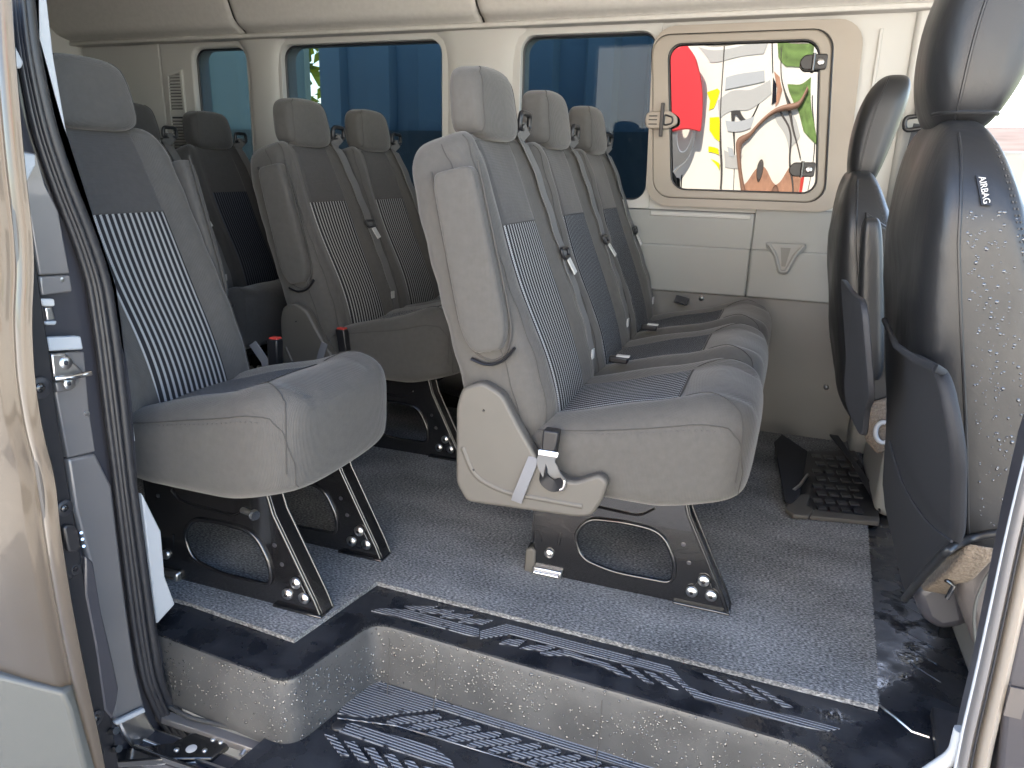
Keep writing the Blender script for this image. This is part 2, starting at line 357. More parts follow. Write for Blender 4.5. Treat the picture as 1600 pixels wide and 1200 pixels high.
def strap(path, w, th, wid):
    """flat belt: path points, wid = width directions"""
    P = np.asarray(path, float); T = np.gradient(P, axis=0); T /= np.linalg.norm(T, axis=1)[:, None]
    Wd = np.asarray(wid, float); Wd = np.broadcast_to(Wd, P.shape); Wd = Wd-(Wd*T).sum(1)[:, None]*T; Wd = Wd/np.linalg.norm(Wd, axis=1)[:, None]; N = np.cross(T, Wd)
    V = []
    for i in range(len(P)): V += [P[i]-Wd[i]*w/2-N[i]*th/2, P[i]+Wd[i]*w/2-N[i]*th/2, P[i]+Wd[i]*w/2+N[i]*th/2, P[i]-Wd[i]*w/2+N[i]*th/2]
    F = grid_faces(len(P), 4, True)+[(0, 1, 2, 3), tuple(len(P)*4-4+k for k in (3, 2, 1, 0))]
    return np.array(V), F
# ------------------------------------------------------------------ outside ground
g = obj('ground', *box(-60, 60, -60, 60, -1.0, -.72), mat('pale_concrete', (.42, .395, .36), .9, noise=.2, nscale=3, bump=.4, bscale=80), kind='structure', smooth=False)
# ------------------------------------------------------------------ van floor
Pn = fillet([(-1.16, .925, 0), (-.735, .893, 0), (-.686, 1.112, 0), (.145, 1.083, 0), (.205, 1.02, 0), (.24, .78, 0)], .035, 7)
fl = [tuple(p) for p in Pn]+[(.60, .78, 0), (1.9, .95, 0), (1.9, 2.66, 0), (-3.25, 2.66, 0), (-3.25, .95, 0)]
floor = obj('floor', *prism([(x, y, -.004) for x, y, z in fl], (0, 0, -.02)), 'wetrubber', kind='structure', smooth=False)
def step_wall(path, zb, name, parent):
    P = np.asarray(path)[:, :2]; T = np.gradient(P, axis=0); T /= np.linalg.norm(T, axis=1)[:, None]; N = np.stack([T[:, 1], -T[:, 0]], 1)
    prof = [(-.006, -.0042), (-.003, -.0052), (-.0005, -.0075), (.0015, -.012), (.003, -.020), (.006, -.05), (.012, zb)]
    V = []
    for o, z in prof: V.append(np.column_stack([P+N*o, np.full(len(P), z)]))
    return obj(name, np.concatenate(V), grid_faces(len(prof), len(P)), 'riser', parent)
step = obj('entry_step', *prism([(x, y, -.137) for x, y in [(-.80, .80), (-.75, 1.15), (.24, 1.13), (.32, .76)]], (0, 0, -.02)), 'wetrubber', kind='structure', smooth=False)
i0 = [i for i, p in enumerate(Pn) if p[0] > -.74][0]
step_wall(Pn, -.150, 'step_riser', step)
# left block: front face reaches lower, ends in a thin rim
obj('riser_rim', *tube([at(*p, 2, -.150) for p in [(262, 1103), (300, 1122), (400, 1146), (480, 1166), (520, 1177), (620, 1202), (760, 1238)]], .0045, 8), 'riser', step)
# added fibres standing in for the highlight where the nosing bevel catches light
fz = MB(); T_ = np.array(Pn)[8:]
for k in range(1500):
    t = random.random()*(len(Pn)-2); i = int(t); p = Pn[i]+(Pn[i+1]-Pn[i])*(t-i); d = Pn[i+1]-Pn[i]; d /= np.linalg.norm(d); n = np.array([d[1], -d[0], 0])
    q = p+n*random.uniform(-.004, .004)+np.array([0, 0, -.006]); e = q+n*random.uniform(.001, .004)+np.array([random.uniform(-.003, .003), 0, random.uniform(-.001, .004)])
    fz.add(*tube([q, e], .0004, 3))
fz.build('nosing_highlight_fuzz', 'riser', step, kind='stuff')
for x in (-.635, -.53, -.20):
    obj('riser_joint', *tube([(x, 1.101+(x+.7)*-.034-.014, -.012), (x+.002, 1.098+(x+.7)*-.034-.018, -.07), (x, 1.096+(x+.7)*-.034-.024, -.135)], .0011, 5), 'seam', step)
# ribbed tread pieces, upper sill
def fromc4(p): return [(750+a*.375, 750+b*.375) for a, b in p]
def fromc5(p): return [(350+a/3, 800+b/3) for a, b in p]
def fromc6(p): return [(450+a*.40625, 1000+b*.40625) for a, b in p]
up = [fromc5([(840, 440), (1000, 440), (950, 457), (885, 457)]), fromc5([(918, 466), (960, 452), (1080, 460), (1040, 478)]), fromc5([(1012, 490), (1055, 473), (1172, 481), (1125, 500)]), fromc5([(1098, 514), (1145, 497), (1262, 506), (1215, 524)]),
      fromc5([(690, 462), (740, 450), (850, 456), (1180, 542), (1195, 541), (1195, 584), (1130, 572), (900, 508)]),
      fromc4([(0, 628), (105, 600), (150, 606), (740, 760), (790, 775), (870, 860), (960, 900), (1333, 990), (1333, 1022), (900, 908), (830, 845), (760, 800), (540, 748), (130, 640), (0, 660)]),
      fromc4([(80, 680), (115, 662), (190, 666), (160, 690)]), fromc4([(165, 700), (215, 686), (322, 692), (272, 710)]),
      fromc4([(250, 718), (350, 706), (530, 762), (630, 822), (590, 814), (520, 778), (375, 730), (270, 728)]),
      fromc4([(585, 765), (630, 777), (725, 847), (690, 840)]), fromc4([(680, 790), (722, 802), (826, 872), (785, 862)]),
      fromc4([(930, 805), (977, 816), (1092, 888), (1045, 880)]), fromc4([(1030, 830), (1077, 842), (1197, 917), (1150, 910)]), fromc4([(1130, 855), (1177, 872), (1307, 947), (1262, 942)]),
      fromc4([(1333, 990), (1500, 1035), (1440, 1045), (1333, 1022)])]
for p in up: obj('tread_bar', *prism([at(x, y, 2, -.002) for x, y in p], (0, 0, -.004)), 'ribbed', floor, smooth=False)
ZT = -.134
low = [fromc6([(190, 280), (290, 162), (330, 152), (700, 268), (1600, 545), (1600, 580), (1000, 395), (580, 262), (300, 296)])]
for k in range(14):
    dx, dy = 77*k, 22.3*k
    low.append(fromc6([(a+dx, b+dy) for a, b in [(380, 312), (412, 298), (580, 283), (590, 296), (565, 306), (400, 322)]]))
for k in range(9):
    dx, dy = 76*k, 25*k
    low.append(fromc6([(a+dx, b+dy) for a, b in [(140, 362), (180, 365), (235, 442), (200, 440)]]))
low.append(fromc6([(205, 318), (250, 320), (560, 410), (630, 465), (640, 492), (560, 470), (195, 350)]))
for p in low: obj('tread_bar', *prism([at(x, y, 2, ZT) for x, y in p], (0, 0, -.004)), 'ribbed', step, smooth=False)
c = at(450+195*.406, 1000+330*.406, 2, ZT); obj('tread_stud', *disc(c-np.array([0, 0, .002]), (0, 0, 1), .013, .005, 20), 'rubber', step)
p = fromc6([(150, 290), (290, 145), (335, 138), (1700, 560)]); obj('tread_border', *tube([at(x, y, 2, ZT) for x, y in p], .0035, 6), 'rubber', step)
p = fromc6([(190, 300), (420, 330), (900, 475), (1200, 570)]); obj('tread_border', *tube([at(x, y, 2, ZT) for x, y in p], .0015, 6), 'ribbed', step)
# carpet
cpx = [(-1.16, 1.010), (-1.06, 1.010), (-.79, .990), (-.747, 1.228), (-.60, 1.224), (.256, 1.212), (.335, 2.40), (.34, 2.655), (-3.2, 2.655), (-3.2, 1.0)]
cpt = obj('carpet', *prism([(x, y, .007) for x, y in cpx], (0, 0, -.010)), 'carpet', kind='structure', smooth=False)
fz = MB()
E_ = [np.array((x, y, .006)) for x, y in cpx[1:8]]
for k in range(1600):
    i = random.choices(range(6), [np.linalg.norm(E_[j+1]-E_[j]) for j in range(6)])[0]; t = random.random(); p = E_[i]+(E_[i+1]-E_[i])*t; d = E_[i+1]-E_[i]; d /= np.linalg.norm(d); n = np.array([d[1], -d[0], 0])
    fz.add(*tube([p-n*.002, p+n*random.uniform(.001, .0035)+np.array([0, 0, random.uniform(-.004, .002)])], .0005, 3))
fz.build('carpet_fringe', 'carpet', cpt, kind='stuff')
# ribs on the dark floor strip at the right of the carpet, a groove and a bright crack line
for k in range(16):
    y = 1.36+k*.055; x = .285+(y-1.2)*.066
    obj('floor_rib', *tube([(x+.035, y+.022, -.004), (x+.080, y-.018, -.004)], .0018, 5), 'wetrubber', floor)
obj('floor_edge', *tube([at(*p, 2, -.003) for p in [(1374, 1102), (1398, 1120), (1425, 1143), (1452, 1152)]], .0022, 6), 'steel', floor)
obj('floor_ledge', *prism([at(*p, 2, .0) for p in [(1452, 1118), (1500, 1130), (1520, 1200), (1462, 1200)]], (0, 0, .02)), 'rubber', floor, bevel=.004)
# sill, rails, bracket below the doorway
sill = obj('door_sill', *box(-1.3, 1.2, .80, .86, -.36, -.175), 'darkgap', kind='structure', bevel=.004)
obj('sill_lip', *box(-1.04, -.70, .872, .892, -.172, -.156), 'jamb', sill, bevel=.002)
rail = tag(obj('roller_rail', *box(-1.05, 1.2, .835, .862, -.182, -.176), 'steel', bevel=.002), 'steel door roller rail running under the step edge', 'rail')
obj('rail_groove', *box(-1.02, 1.2, .800, .806, -.175, -.160), 'black_metal', rail, bevel=.002)
obj('rail_groove', *box(-1.02, 1.2, .822, .827, -.175, -.166), 'steel', rail, bevel=.001)
for px, py in ((388, 1165), (430, 1180)):
    c = at(px, py, 2, -.165); obj('rail_pin', *tube([c, c+np.array([0, -.02, -.006])], .006, 10), 'steel', rail)
ZB = -.165
arm = tag(obj('hinge_bracket', *prism([at(*p, 2, ZB) for p in [(175, 1172), (215, 1166), (268, 1160), (300, 1145), (335, 1140), (362, 1148), (356, 1162), (330, 1185), (230, 1186), (180, 1190)]], (0, 0, -.016)), 'black_metal', bevel=.003), 'black door hinge bracket with a round white sticker at the lower left', 'bracket')
obj('arm_edge', *tube([at(*p, 2, ZB-.012)+np.array([0, -.004, 0]) for p in [(178, 1190), (240, 1187), (318, 1188), (352, 1165), (368, 1156)]], .007, 8), 'steel', arm)
obj('sticker', *disc(at(299, 1170, 2, ZB), (0, 0, 1), .010, .0012, 20), 'white_tag', arm)
for px, py in ((276, 1172), (320, 1173), (333, 1156), (345, 1160)): obj('arm_bolt', *disc(at(px, py, 2, ZB), (0, 0, 1), .0048, .003, 12, .3), 'steel', arm)
# ------------------------------------------------------------------ far side wall
YW = 2.64
wall = obj('side_wall', *box(-3.3, 2.0, 2.74, 2.78, -.1, .72), 'cream', kind='structure', smooth=False)
def bay(x0, x1, hx0, hx1, z0=.772, z1=1.40, hz0=.80, hz1=1.350, r=.05, y=YW, m='cream', shear=0, depth=.10, n='window_bay'):
    o = [(x0, z0), (x1, z0), (x1, z1), (x0, z1)]; inn = rrect(hx0, hx1, hz0, hz1, r, shear=shear)
    b = obj(n, *holed(o, inn, ((hx0+hx1)/2, (hz0+hz1)/2), y, y+depth, N=64), m, wall, bevel=.012, seg=3, ang=60)
    return b, inn
def pane(inn, y, m, parent, seal=True, sr=.006):
    obj('window_pane', *prism([(p[0], y, p[1]) for p in inn], (0, .004, 0)), m, parent, smooth=False)
    if seal: obj('window_seal', *tube([(p[0], y-.004, p[1]) for p in inn], sr, 8, closed=True), 'rubber', parent)
bays = [(-2.60, -2.06, -2.425, -2.150), (-2.06, -1.11, -1.975, -1.262), (-1.11, -.452, -.950, -.470)]
for a in bays:
    b, inn = bay(*a); pane(inn, YW+.035, 'glass', b)
b, inn = bay(-.452, .30, -.432, .145, y=YW+.004, hz0=.800, hz1=1.345, r=.06, shear=.10)
obj('wall_upper_panel', *box(-3.3, -2.60, YW, YW+.10, .772, 1.40), 'cream', wall, bevel=.006)
obj('wall_upper_panel', *box(.30, .47, YW-.012, YW+.10, .79, 1.40), 'cream', wall, bevel=.014, seg=3)
obj('wall_groove', *box(.206, .216, YW-.003, YW+.002, .80, 1.33), 'cream', wall, bevel=.002)
# pillar covers, flared at the head where they meet the headliner
def pillar(x0, x1, fl=.045, parent=wall):
    rows = [(.770, 0), (1.26, 0), (1.315, .008), (1.345, .022), (1.366, fl), (1.378, fl+.01)]; xs = []
    V = []; prof = [(0, .03), (0, .006), (.10, -.010), (.22, -.018), (.78, -.018), (.90, -.010), (1, .006), (1, .03)]
    for z, e in rows:
        for s, d in prof: V.append((x0-e+(x1-x0+2*e)*s, YW+d, z))
    return obj('pillar_cover', V, grid_faces(len(rows), len(prof)), 'cream', parent)
pillar(-2.14, -1.985); pillar(-1.245, -.968, .05)
# flip-out window
vw = obj('flip_window', *holed(rrect(-.462, .178, .785, 1.358, .075, shear=.03), rrect(-.438, .122, .812, 1.334, .060, shear=.085), (-.14, 1.07), YW-.022, YW+.02, N=72), 'frame', wall, bevel=.006, seg=3, ang=60)
fo = [(p[0], p[1]) for p in rrect(-.440, .118, .812, 1.334, .060, shear=.085)]; fi = [(p[0], p[1]) for p in rrect(-.377, .090, .842, 1.304, .045, shear=.11)]
ib = obj('inner_frame', *holed(fo, fi, (-.16, 1.07), YW-.014, YW+.016, N=72), mat('pale_window_frame', (.27, .24, .20), .4, bump=.2, bscale=200), vw, bevel=.006, seg=3, ang=60)
obj('mirror_pane', *prism([(p[0], YW+.004, p[1]) for p in [(q[0], q[1]) for q in fo]], (0, .004, 0)), 'mirror', vw, smooth=False)
obj('pane_gasket', *tube([(p[0], YW-.012, p[1]) for p in fi], .0026, 8, closed=True), 'rubber', vw)
obj('frame_gap', *tube([(p[0], YW-.016, p[1]) for p in fo], .0022, 6, closed=True), 'seam', vw)
for (px, py) in ((1268, 97), (1250, 265)):
    c = at(px, py, 1, YW-.026)
    h = obj('window_hinge', *prism(fillet([c+np.array(q) for q in [(-.034, 0, .006), (-.022, 0, .022), (.045, 0, .024), (.045, 0, -.022), (-.022, 0, -.022), (-.034, 0, -.008)]], .008, 4, True), (0, .016, 0)), 'black_plastic', vw, bevel=.003)
    obj('hinge_knuckle', *tube([c+np.array([.006, -.002, -.024]), c+np.array([.006, -.002, .026])], .005, 8), 'black_metal', h)
    obj('hinge_boss', *disc(c+np.array([.026, 0, 0]), (0, -1, 0), .011, .004, 14), 'steel', h)
c = at(1035, 188, 1, YW-.035)
la = obj('window_latch', *prism(fillet([c+np.array(q) for q in [(-.055, 0, .026), (.02, 0, .032), (.048, 0, .012), (.050, 0, -.012), (.02, 0, -.028), (-.052, 0, -.026), (-.060, 0, 0)]], .012, 5, True), (0, .016, 0)), 'frame', vw, bevel=.004)
obj('latch_bar', *box(c[0]-.008, c[0]+.004, c[1]-.008, c[1]+.004, c[2]-.052, c[2]+.055), 'black_plastic', la, bevel=.002)
for dz in (-.012, .002, .014): obj('latch_ridge', *tube([(c[0]-.046, c[1]-.001, c[2]+dz), (c[0]-.018, c[1]-.001, c[2]+dz)], .002, 6), 'seam', la)
obj('latch_ring', *tube(fillet([c+np.array(q) for q in [(.006, -.002, .018), (.034, -.002, .010), (.034, -.002, -.010), (.006, -.002, -.016)]], .008, 5, True), .003, 8, closed=True), 'black_plastic', la)
obj('window_ledge', *box(-.445, -.105, YW-.010, YW+.02, .750, .766), 'cream', wall, bevel=.004)
# lower panels
obj('lower_wall_panel', *box(-3.3, -.0925, YW-.006, YW+.1, .650, .770), 'greyplastic', wall, bevel=.004)
obj('lower_wall_panel', *box(-.0917, .245, YW-.006, YW+.1, .650, .788), 'greyplastic', wall, bevel=.004)
obj('lower_wall_panel', *box(-3.3, -.0925, YW-.016, YW+.1, .487, .6535), 'greyplastic', wall, bevel=.008, seg=3)
obj('lower_wall_panel', *box(-.0917, .245, YW-.016, YW+.1, .487, .6535), 'greyplastic', wall, bevel=.008, seg=3)
obj('kick_panel', *box(-3.3, .30, YW-.003, YW+.1, -.01, .492), 'darkwall', wall, bevel=.004)
obj('wall_return', *box(.245, .62, YW-.03, YW+.1, .50, .800), 'greyplastic', wall, bevel=.02, seg=4)
obj('wall_return', *box(.30, .45, YW-.10, YW+.1, .0, .499), 'greyplastic', wall, bevel=.02, seg=4)
for (px, py) in ((1300, 530), (1291, 605), (1096, 466)): obj('panel_bolt', *disc(at(px, py, 1, YW-.004), (0, -1, 0), .009, .006, 14, .4), 'steel', wall)
# hook-shaped holder
c = at(1226, 400, 1, YW-.018)
ho = obj('grab_holder', *prism(fillet([c+np.array(q) for q in [(-.066, 0, .042), (.064, 0, .042), (.060, 0, .022), (.034, 0, .000), (.018, 0, -.060), (-.016, 0, -.060), (-.034, 0, .000), (-.060, 0, .022)]], .012, 5, True), (0, -.010, 0)), 'greyplastic', wall, bevel=.006, seg=3)
obj('holder_rim', *tube(fillet([c+np.array(q) for q in [(-.055, -.012, .036), (-.030, -.014, .004), (-.010, -.018, -.052), (.012, -.018, -.052), (.030, -.014, .004), (.055, -.012, .036)]], .012, 5), .006, 8), 'greyplastic', ho)
obj('holder_slot', *prism([c+np.array(q) for q in [(-.016, -.0105, .028), (.016, -.0105, .028), (.006, -.0105, -.034), (-.006, -.0105, -.034)]], (0, -.001, 0)), 'darkwall', ho)
# air vent grille in the rear corner
xg0, xg1 = -2.565, -2.490
ve = obj('air_vent', *holed([(xg0-.012, .90), (xg1+.012, .90), (xg1+.010, 1.27), (xg0+.004, 1.255)], [(xg0, .91), (xg1, .91), (xg1-.002, 1.255), (xg0+.010, 1.243)], ((xg0+xg1)/2, 1.08), YW-.010, YW+.02, N=40), 'cream', wall, bevel=.002)
obj('vent_dark_sheet', *box(xg0, xg1, YW-.002, YW-.0012, .91, 1.25), 'darkgap', ve)  # flat dark sheet painted in for the shade behind the slats
for k in range(27):
    if k in (13, 14): continue
    z = .918+k*.0125; obj('slat', *prism([(xg0, YW-.008, z), (xg1, YW-.008, z), (xg1, YW-.008, z+.0045), (xg0, YW-.008, z+.0045)], (0, .006, -.004)), 'cream', ve, smooth=False)
obj('vent_bar', *box(xg0, xg1, YW-.009, YW-.002, .918+.1625, .918+.186), 'cream', ve)
# rear wall and doors
rw = obj('rear_wall', *box(-3.34, -3.28, .8, 2.8, -.1, 1.9), 'cream', kind='structure', smooth=False)
obj('rear_corner_trim', *prism([(-3.28, 2.64, .4), (-3.28, 2.25, .4), (-3.20, 2.30, .4), (-3.02, 2.64, .4)], (0, 0, 1.05)), 'cream', rw, bevel=.03, seg=4)
obj('rear_door_trim', *tube([(-3.27, 2.22, .5), (-3.27, 2.22, 1.2), (-3.26, 2.16, 1.45), (-3.25, 2.0, 1.6)], .012, 8), 'rubber', rw)
# ------------------------------------------------------------------ headliner: one profile swept along X in three panels
prof = fillet([(2.72, 1.372), (2.605, 1.376), (2.590, 1.392), (2.545, 1.410), (2.47, 1.58), (2.25, 1.72), (1.1, 1.74), (.95, 1.70), (.92, 1.60)], .05, 7)
roof = obj('ceiling', *box(-3.4, 1.9, .80, 2.82, 1.78, 1.84), 'liner', kind='structure', smooth=False)
def liner(x0, x1, k0=0, k1=0):
    xs = [x0, x0+.006, x0+.02]+list(np.linspace(x0+.05, x1-.05, 8))+[x1-.02, x1-.006, x1]
    V = []
    for i, x in enumerate(xs):
        d = {0: .02, 1: .006, 2: .001}.get(min(i, len(xs)-1-i), 0)
        for y, z in prof: V.append((x-.32*max(0, (z-1.40))*0, y, z+d))
    return obj('headliner_panel', V, grid_faces(len(xs), len(prof)), 'liner', roof)
obj('liner_backing', [(x, y+(.012 if y > 2 else -.012), z+.012) for x in (-3.3, 1.9) for y, z in prof], grid_faces(2, len(prof)), 'seam', roof)  # added dark sheet, keeps light from leaking through the panel gaps
for a, b_ in ((-3.3, -2.115), (-2.107, -1.085), (-1.077, .62), (.628, 1.9)): liner(a, b_)
obj('gutter_trim', *box(-3.3, .47, 2.585, 2.66, 1.372, 1.388), 'liner', roof, bevel=.006, seg=3)
obj('door_header', *box(-1.3, 1.9, .80, .93, 1.60, 1.80), 'jamb', roof, bevel=.02)
rr = obj('near_side_wall', *box(-3.3, -1.14, .82, .90, -.1, 1.70), 'cream', kind='structure', smooth=False)
fw = obj('dashboard', *box(1.55, 1.9, .9, 2.7, -.1, .62), 'black_plastic', kind='structure', bevel=.04)
# ------------------------------------------------------------------ driver's side door window and pillar belt
dd = thing('driver_door', 'front door panel with open window at the far right edge', 'door', (1.2, 2.7, 0))
obj('door_panel', *box(.62, 1.8, YW-.01, YW+.08, .05, .72), 'greyplastic', dd, bevel=.02)
obj('door_pull', *box(.56, .66, YW-.06, YW+.02, .70, .98), 'cream', dd, bevel=.02, seg=4)
bl = thing('driver_seat_belt', 'black seat belt hanging from a swivel guide on the cream front pillar', 'seat belt', (.36, 2.6, 1.1))
c = at(1447, 150, 1, 2.60)
obj('height_adjuster', *box(c[0]-.02, c[0]+.03, c[1], c[1]+.03, c[2]-.05, c[2]+.05), 'black_plastic', bl, bevel=.004)
obj('adjuster_cap', *box(c[0]-.010, c[0]+.05, c[1]-.02, c[1], c[2]-.055, c[2]-.015), 'frame', bl, bevel=.006)
obj('swivel_guide', *tube(fillet([c+np.array(q) for q in [(-.05, -.02, -.062), (.05, -.02, -.05), (.05, -.02, -.085), (-.045, -.02, -.10)]], .015, 5, True), .007, 8, closed=True), 'black_plastic', bl)
obj('belt_webbing', *strap([c+np.array(q) for q in [(0, -.015, -.08), (-.01, -.01, -.2), (-.03, 0, -.45), (-.03, .0, -.8)]], .048, .002, (1, .2, 0)), 'suede', bl)
# ------------------------------------------------------------------ folded black mat tray on the floor
M_['tray_stud'] = mat('grey_black_stud', (.05, .05, .052), .3)
tr = thing('floor_tray', 'black ribbed plastic footwell tray with grey corner trim lying at the end of the carpet', 'tray', (.2, 2.2, .01))
def T3(p, z=.02): return at(p[0], p[1], 2, z)
obj('tray_base', *prism([T3(p, .012) for p in [(1262, 704), (1336, 704), (1372, 765), (1374, 812), (1300, 806), (1240, 800)]], (0, 0, -.006)), 'black_plastic', tr, bevel=.002)
obj('tray_flap', *prism([T3((1210, 690), .05), T3((1222, 678), .06), T3((1262, 705), .03), T3((1250, 770), .03), T3((1236, 790), .02), T3((1226, 780), .03)], (0, 0, -.006)), 'suede', tr, bevel=.002)
obj('tray_flap', *prism([T3((1296, 678), .06), T3((1310, 680), .06), T3((1376, 775), .03), T3((1376, 800), .02), T3((1330, 720), .03)], (0, 0, -.006)), 'suede', tr, bevel=.002)
for r_ in range(8):
    for c_ in range(4):
        px = 1268+c_*19-r_*1.2+(6 if r_ % 2 else 0)+r_*1.5; py = 709+r_*11.5+c_*1.5
        if px > 1345+r_*4: continue
        obj('tray_stud', *prism([T3(p, .017) for p in [(px, py), (px+13, py+1), (px+16, py+6), (px+3, py+5)]], (0, 0, -.006)), 'tray_stud', tr, smooth=False)
obj('corner_trim', *prism([T3(p, .022) for p in [(1232, 780), (1252, 772), (1266, 773), (1262, 790), (1272, 796), (1264, 806), (1240, 804), (1227, 794)]], (0, 0, -.012)), 'trim', tr, bevel=.003)
obj('edge_trim', *prism([T3(p, .020) for p in [(1272, 796), (1374, 808), (1374, 816), (1266, 806)]], (0, 0, -.012)), 'trim', tr, bevel=.002)
obj('tray_clip', *tube([T3((1262, 742), .03), T3((1250, 758), .035), T3((1240, 766), .03)], .005, 6), 'steel', tr)
# ------------------------------------------------------------------ passenger seats
def back_fn(x0, yc, hw, dz=0):
    P0 = np.array([x0-.445, .315+dz]); P1 = np.array([x0-.640, .950+dz]); L = np.linalg.norm(P1-P0); u = (P1-P0)/L; nv = np.array([u[1], -u[0]])
    def F(a, b, c):
        t = (b+1)/2; w = hw*(1-.10*np.clip(t, 0, 1)**4); hd = .086-.022*t
        bol = sm(.50, .80, np.abs(a)); fr = np.clip(c, 0, 1)
        d = c*hd-np.clip(-c, 0, 1)*(.006+.016*t)+fr*(bol*.022-.006+.014*np.exp(-((t-.25)/.22)**2))-fr*.010*np.exp(-((np.abs(a)-.53)/.03)**2)
        d = d+.0015*np.sin(23*b+7*yc)*bol+.002*np.sin(3*a+5*b+x0*9)*fr
        x = P0[0]+(P1-P0)[0]*t+nv[0]*d; z = P0[1]+(P1-P0)[1]*t+nv[1]*d
        return np.stack([x, yc+a*w, z], 1)
    return F, L, u, nv
def cush_fn(x0, yc, hw, w1=0):
    def F(a, b, c):
        x = x0-.222+b*.222; top = np.clip(c, 0, 1); bol = sm(.45, .75, np.abs(a))
        z = .340+c*.090+(.015+.058*b)*top+top*(.016*bol+.010*sm(.15, .7, b)-.022*sm(.55, 1.0, b))-top*.009*np.exp(-((np.abs(a)-.55)/.03)**2)*sm(-.9, -.6, b)
        z = z+np.clip(-c, 0, 1)*.035*sm(.2, 1, b)+.0018*np.sin(5*a+6*b+x0*5+yc*3)*top
        x = x+.012*np.clip(b, 0, 1)*(1-a*a)+.010*np.clip(c, 0, 1)*sm(.6, 1, b)-.006*np.clip(-c, 0, 1)*b
        return np.stack([x, yc+a*hw, z], 1)
    return F
def headrest_fn(x0, yc, zc=1.016, hx=.052, hy=.110, hz=.072, dx=-.008):
    def F(a, b, c):
        t = (b+1)/2; cx = x0-.590+dx-.018*t
        w = hy*(1-.09*t*t)
        x = cx+c*hx*(1.0-.12*t)-.010*(a*a)*np.clip(c, -1, 1)
        return np.stack([x, yc+a*w, zc+b*hz-.006*a*a*np.clip(b, 0, 1)], 1)
    return F
def line_on(pil, pts, off, n=40, sign=1, r=.0012, mode='front', sgn=-1):
    P = np.asarray(pts, float); d = np.r_[0, np.cumsum(np.linalg.norm(np.diff(P, axis=0), axis=1))]; t = np.linspace(0, d[-1], n)
    a = np.interp(t, d, P[:, 0]); b = np.interp(t, d, P[:, 1])
    Q = pil.front(a, b, off, sign) if mode == 'front' else pil.side(a, b, off, sgn)
    return Q
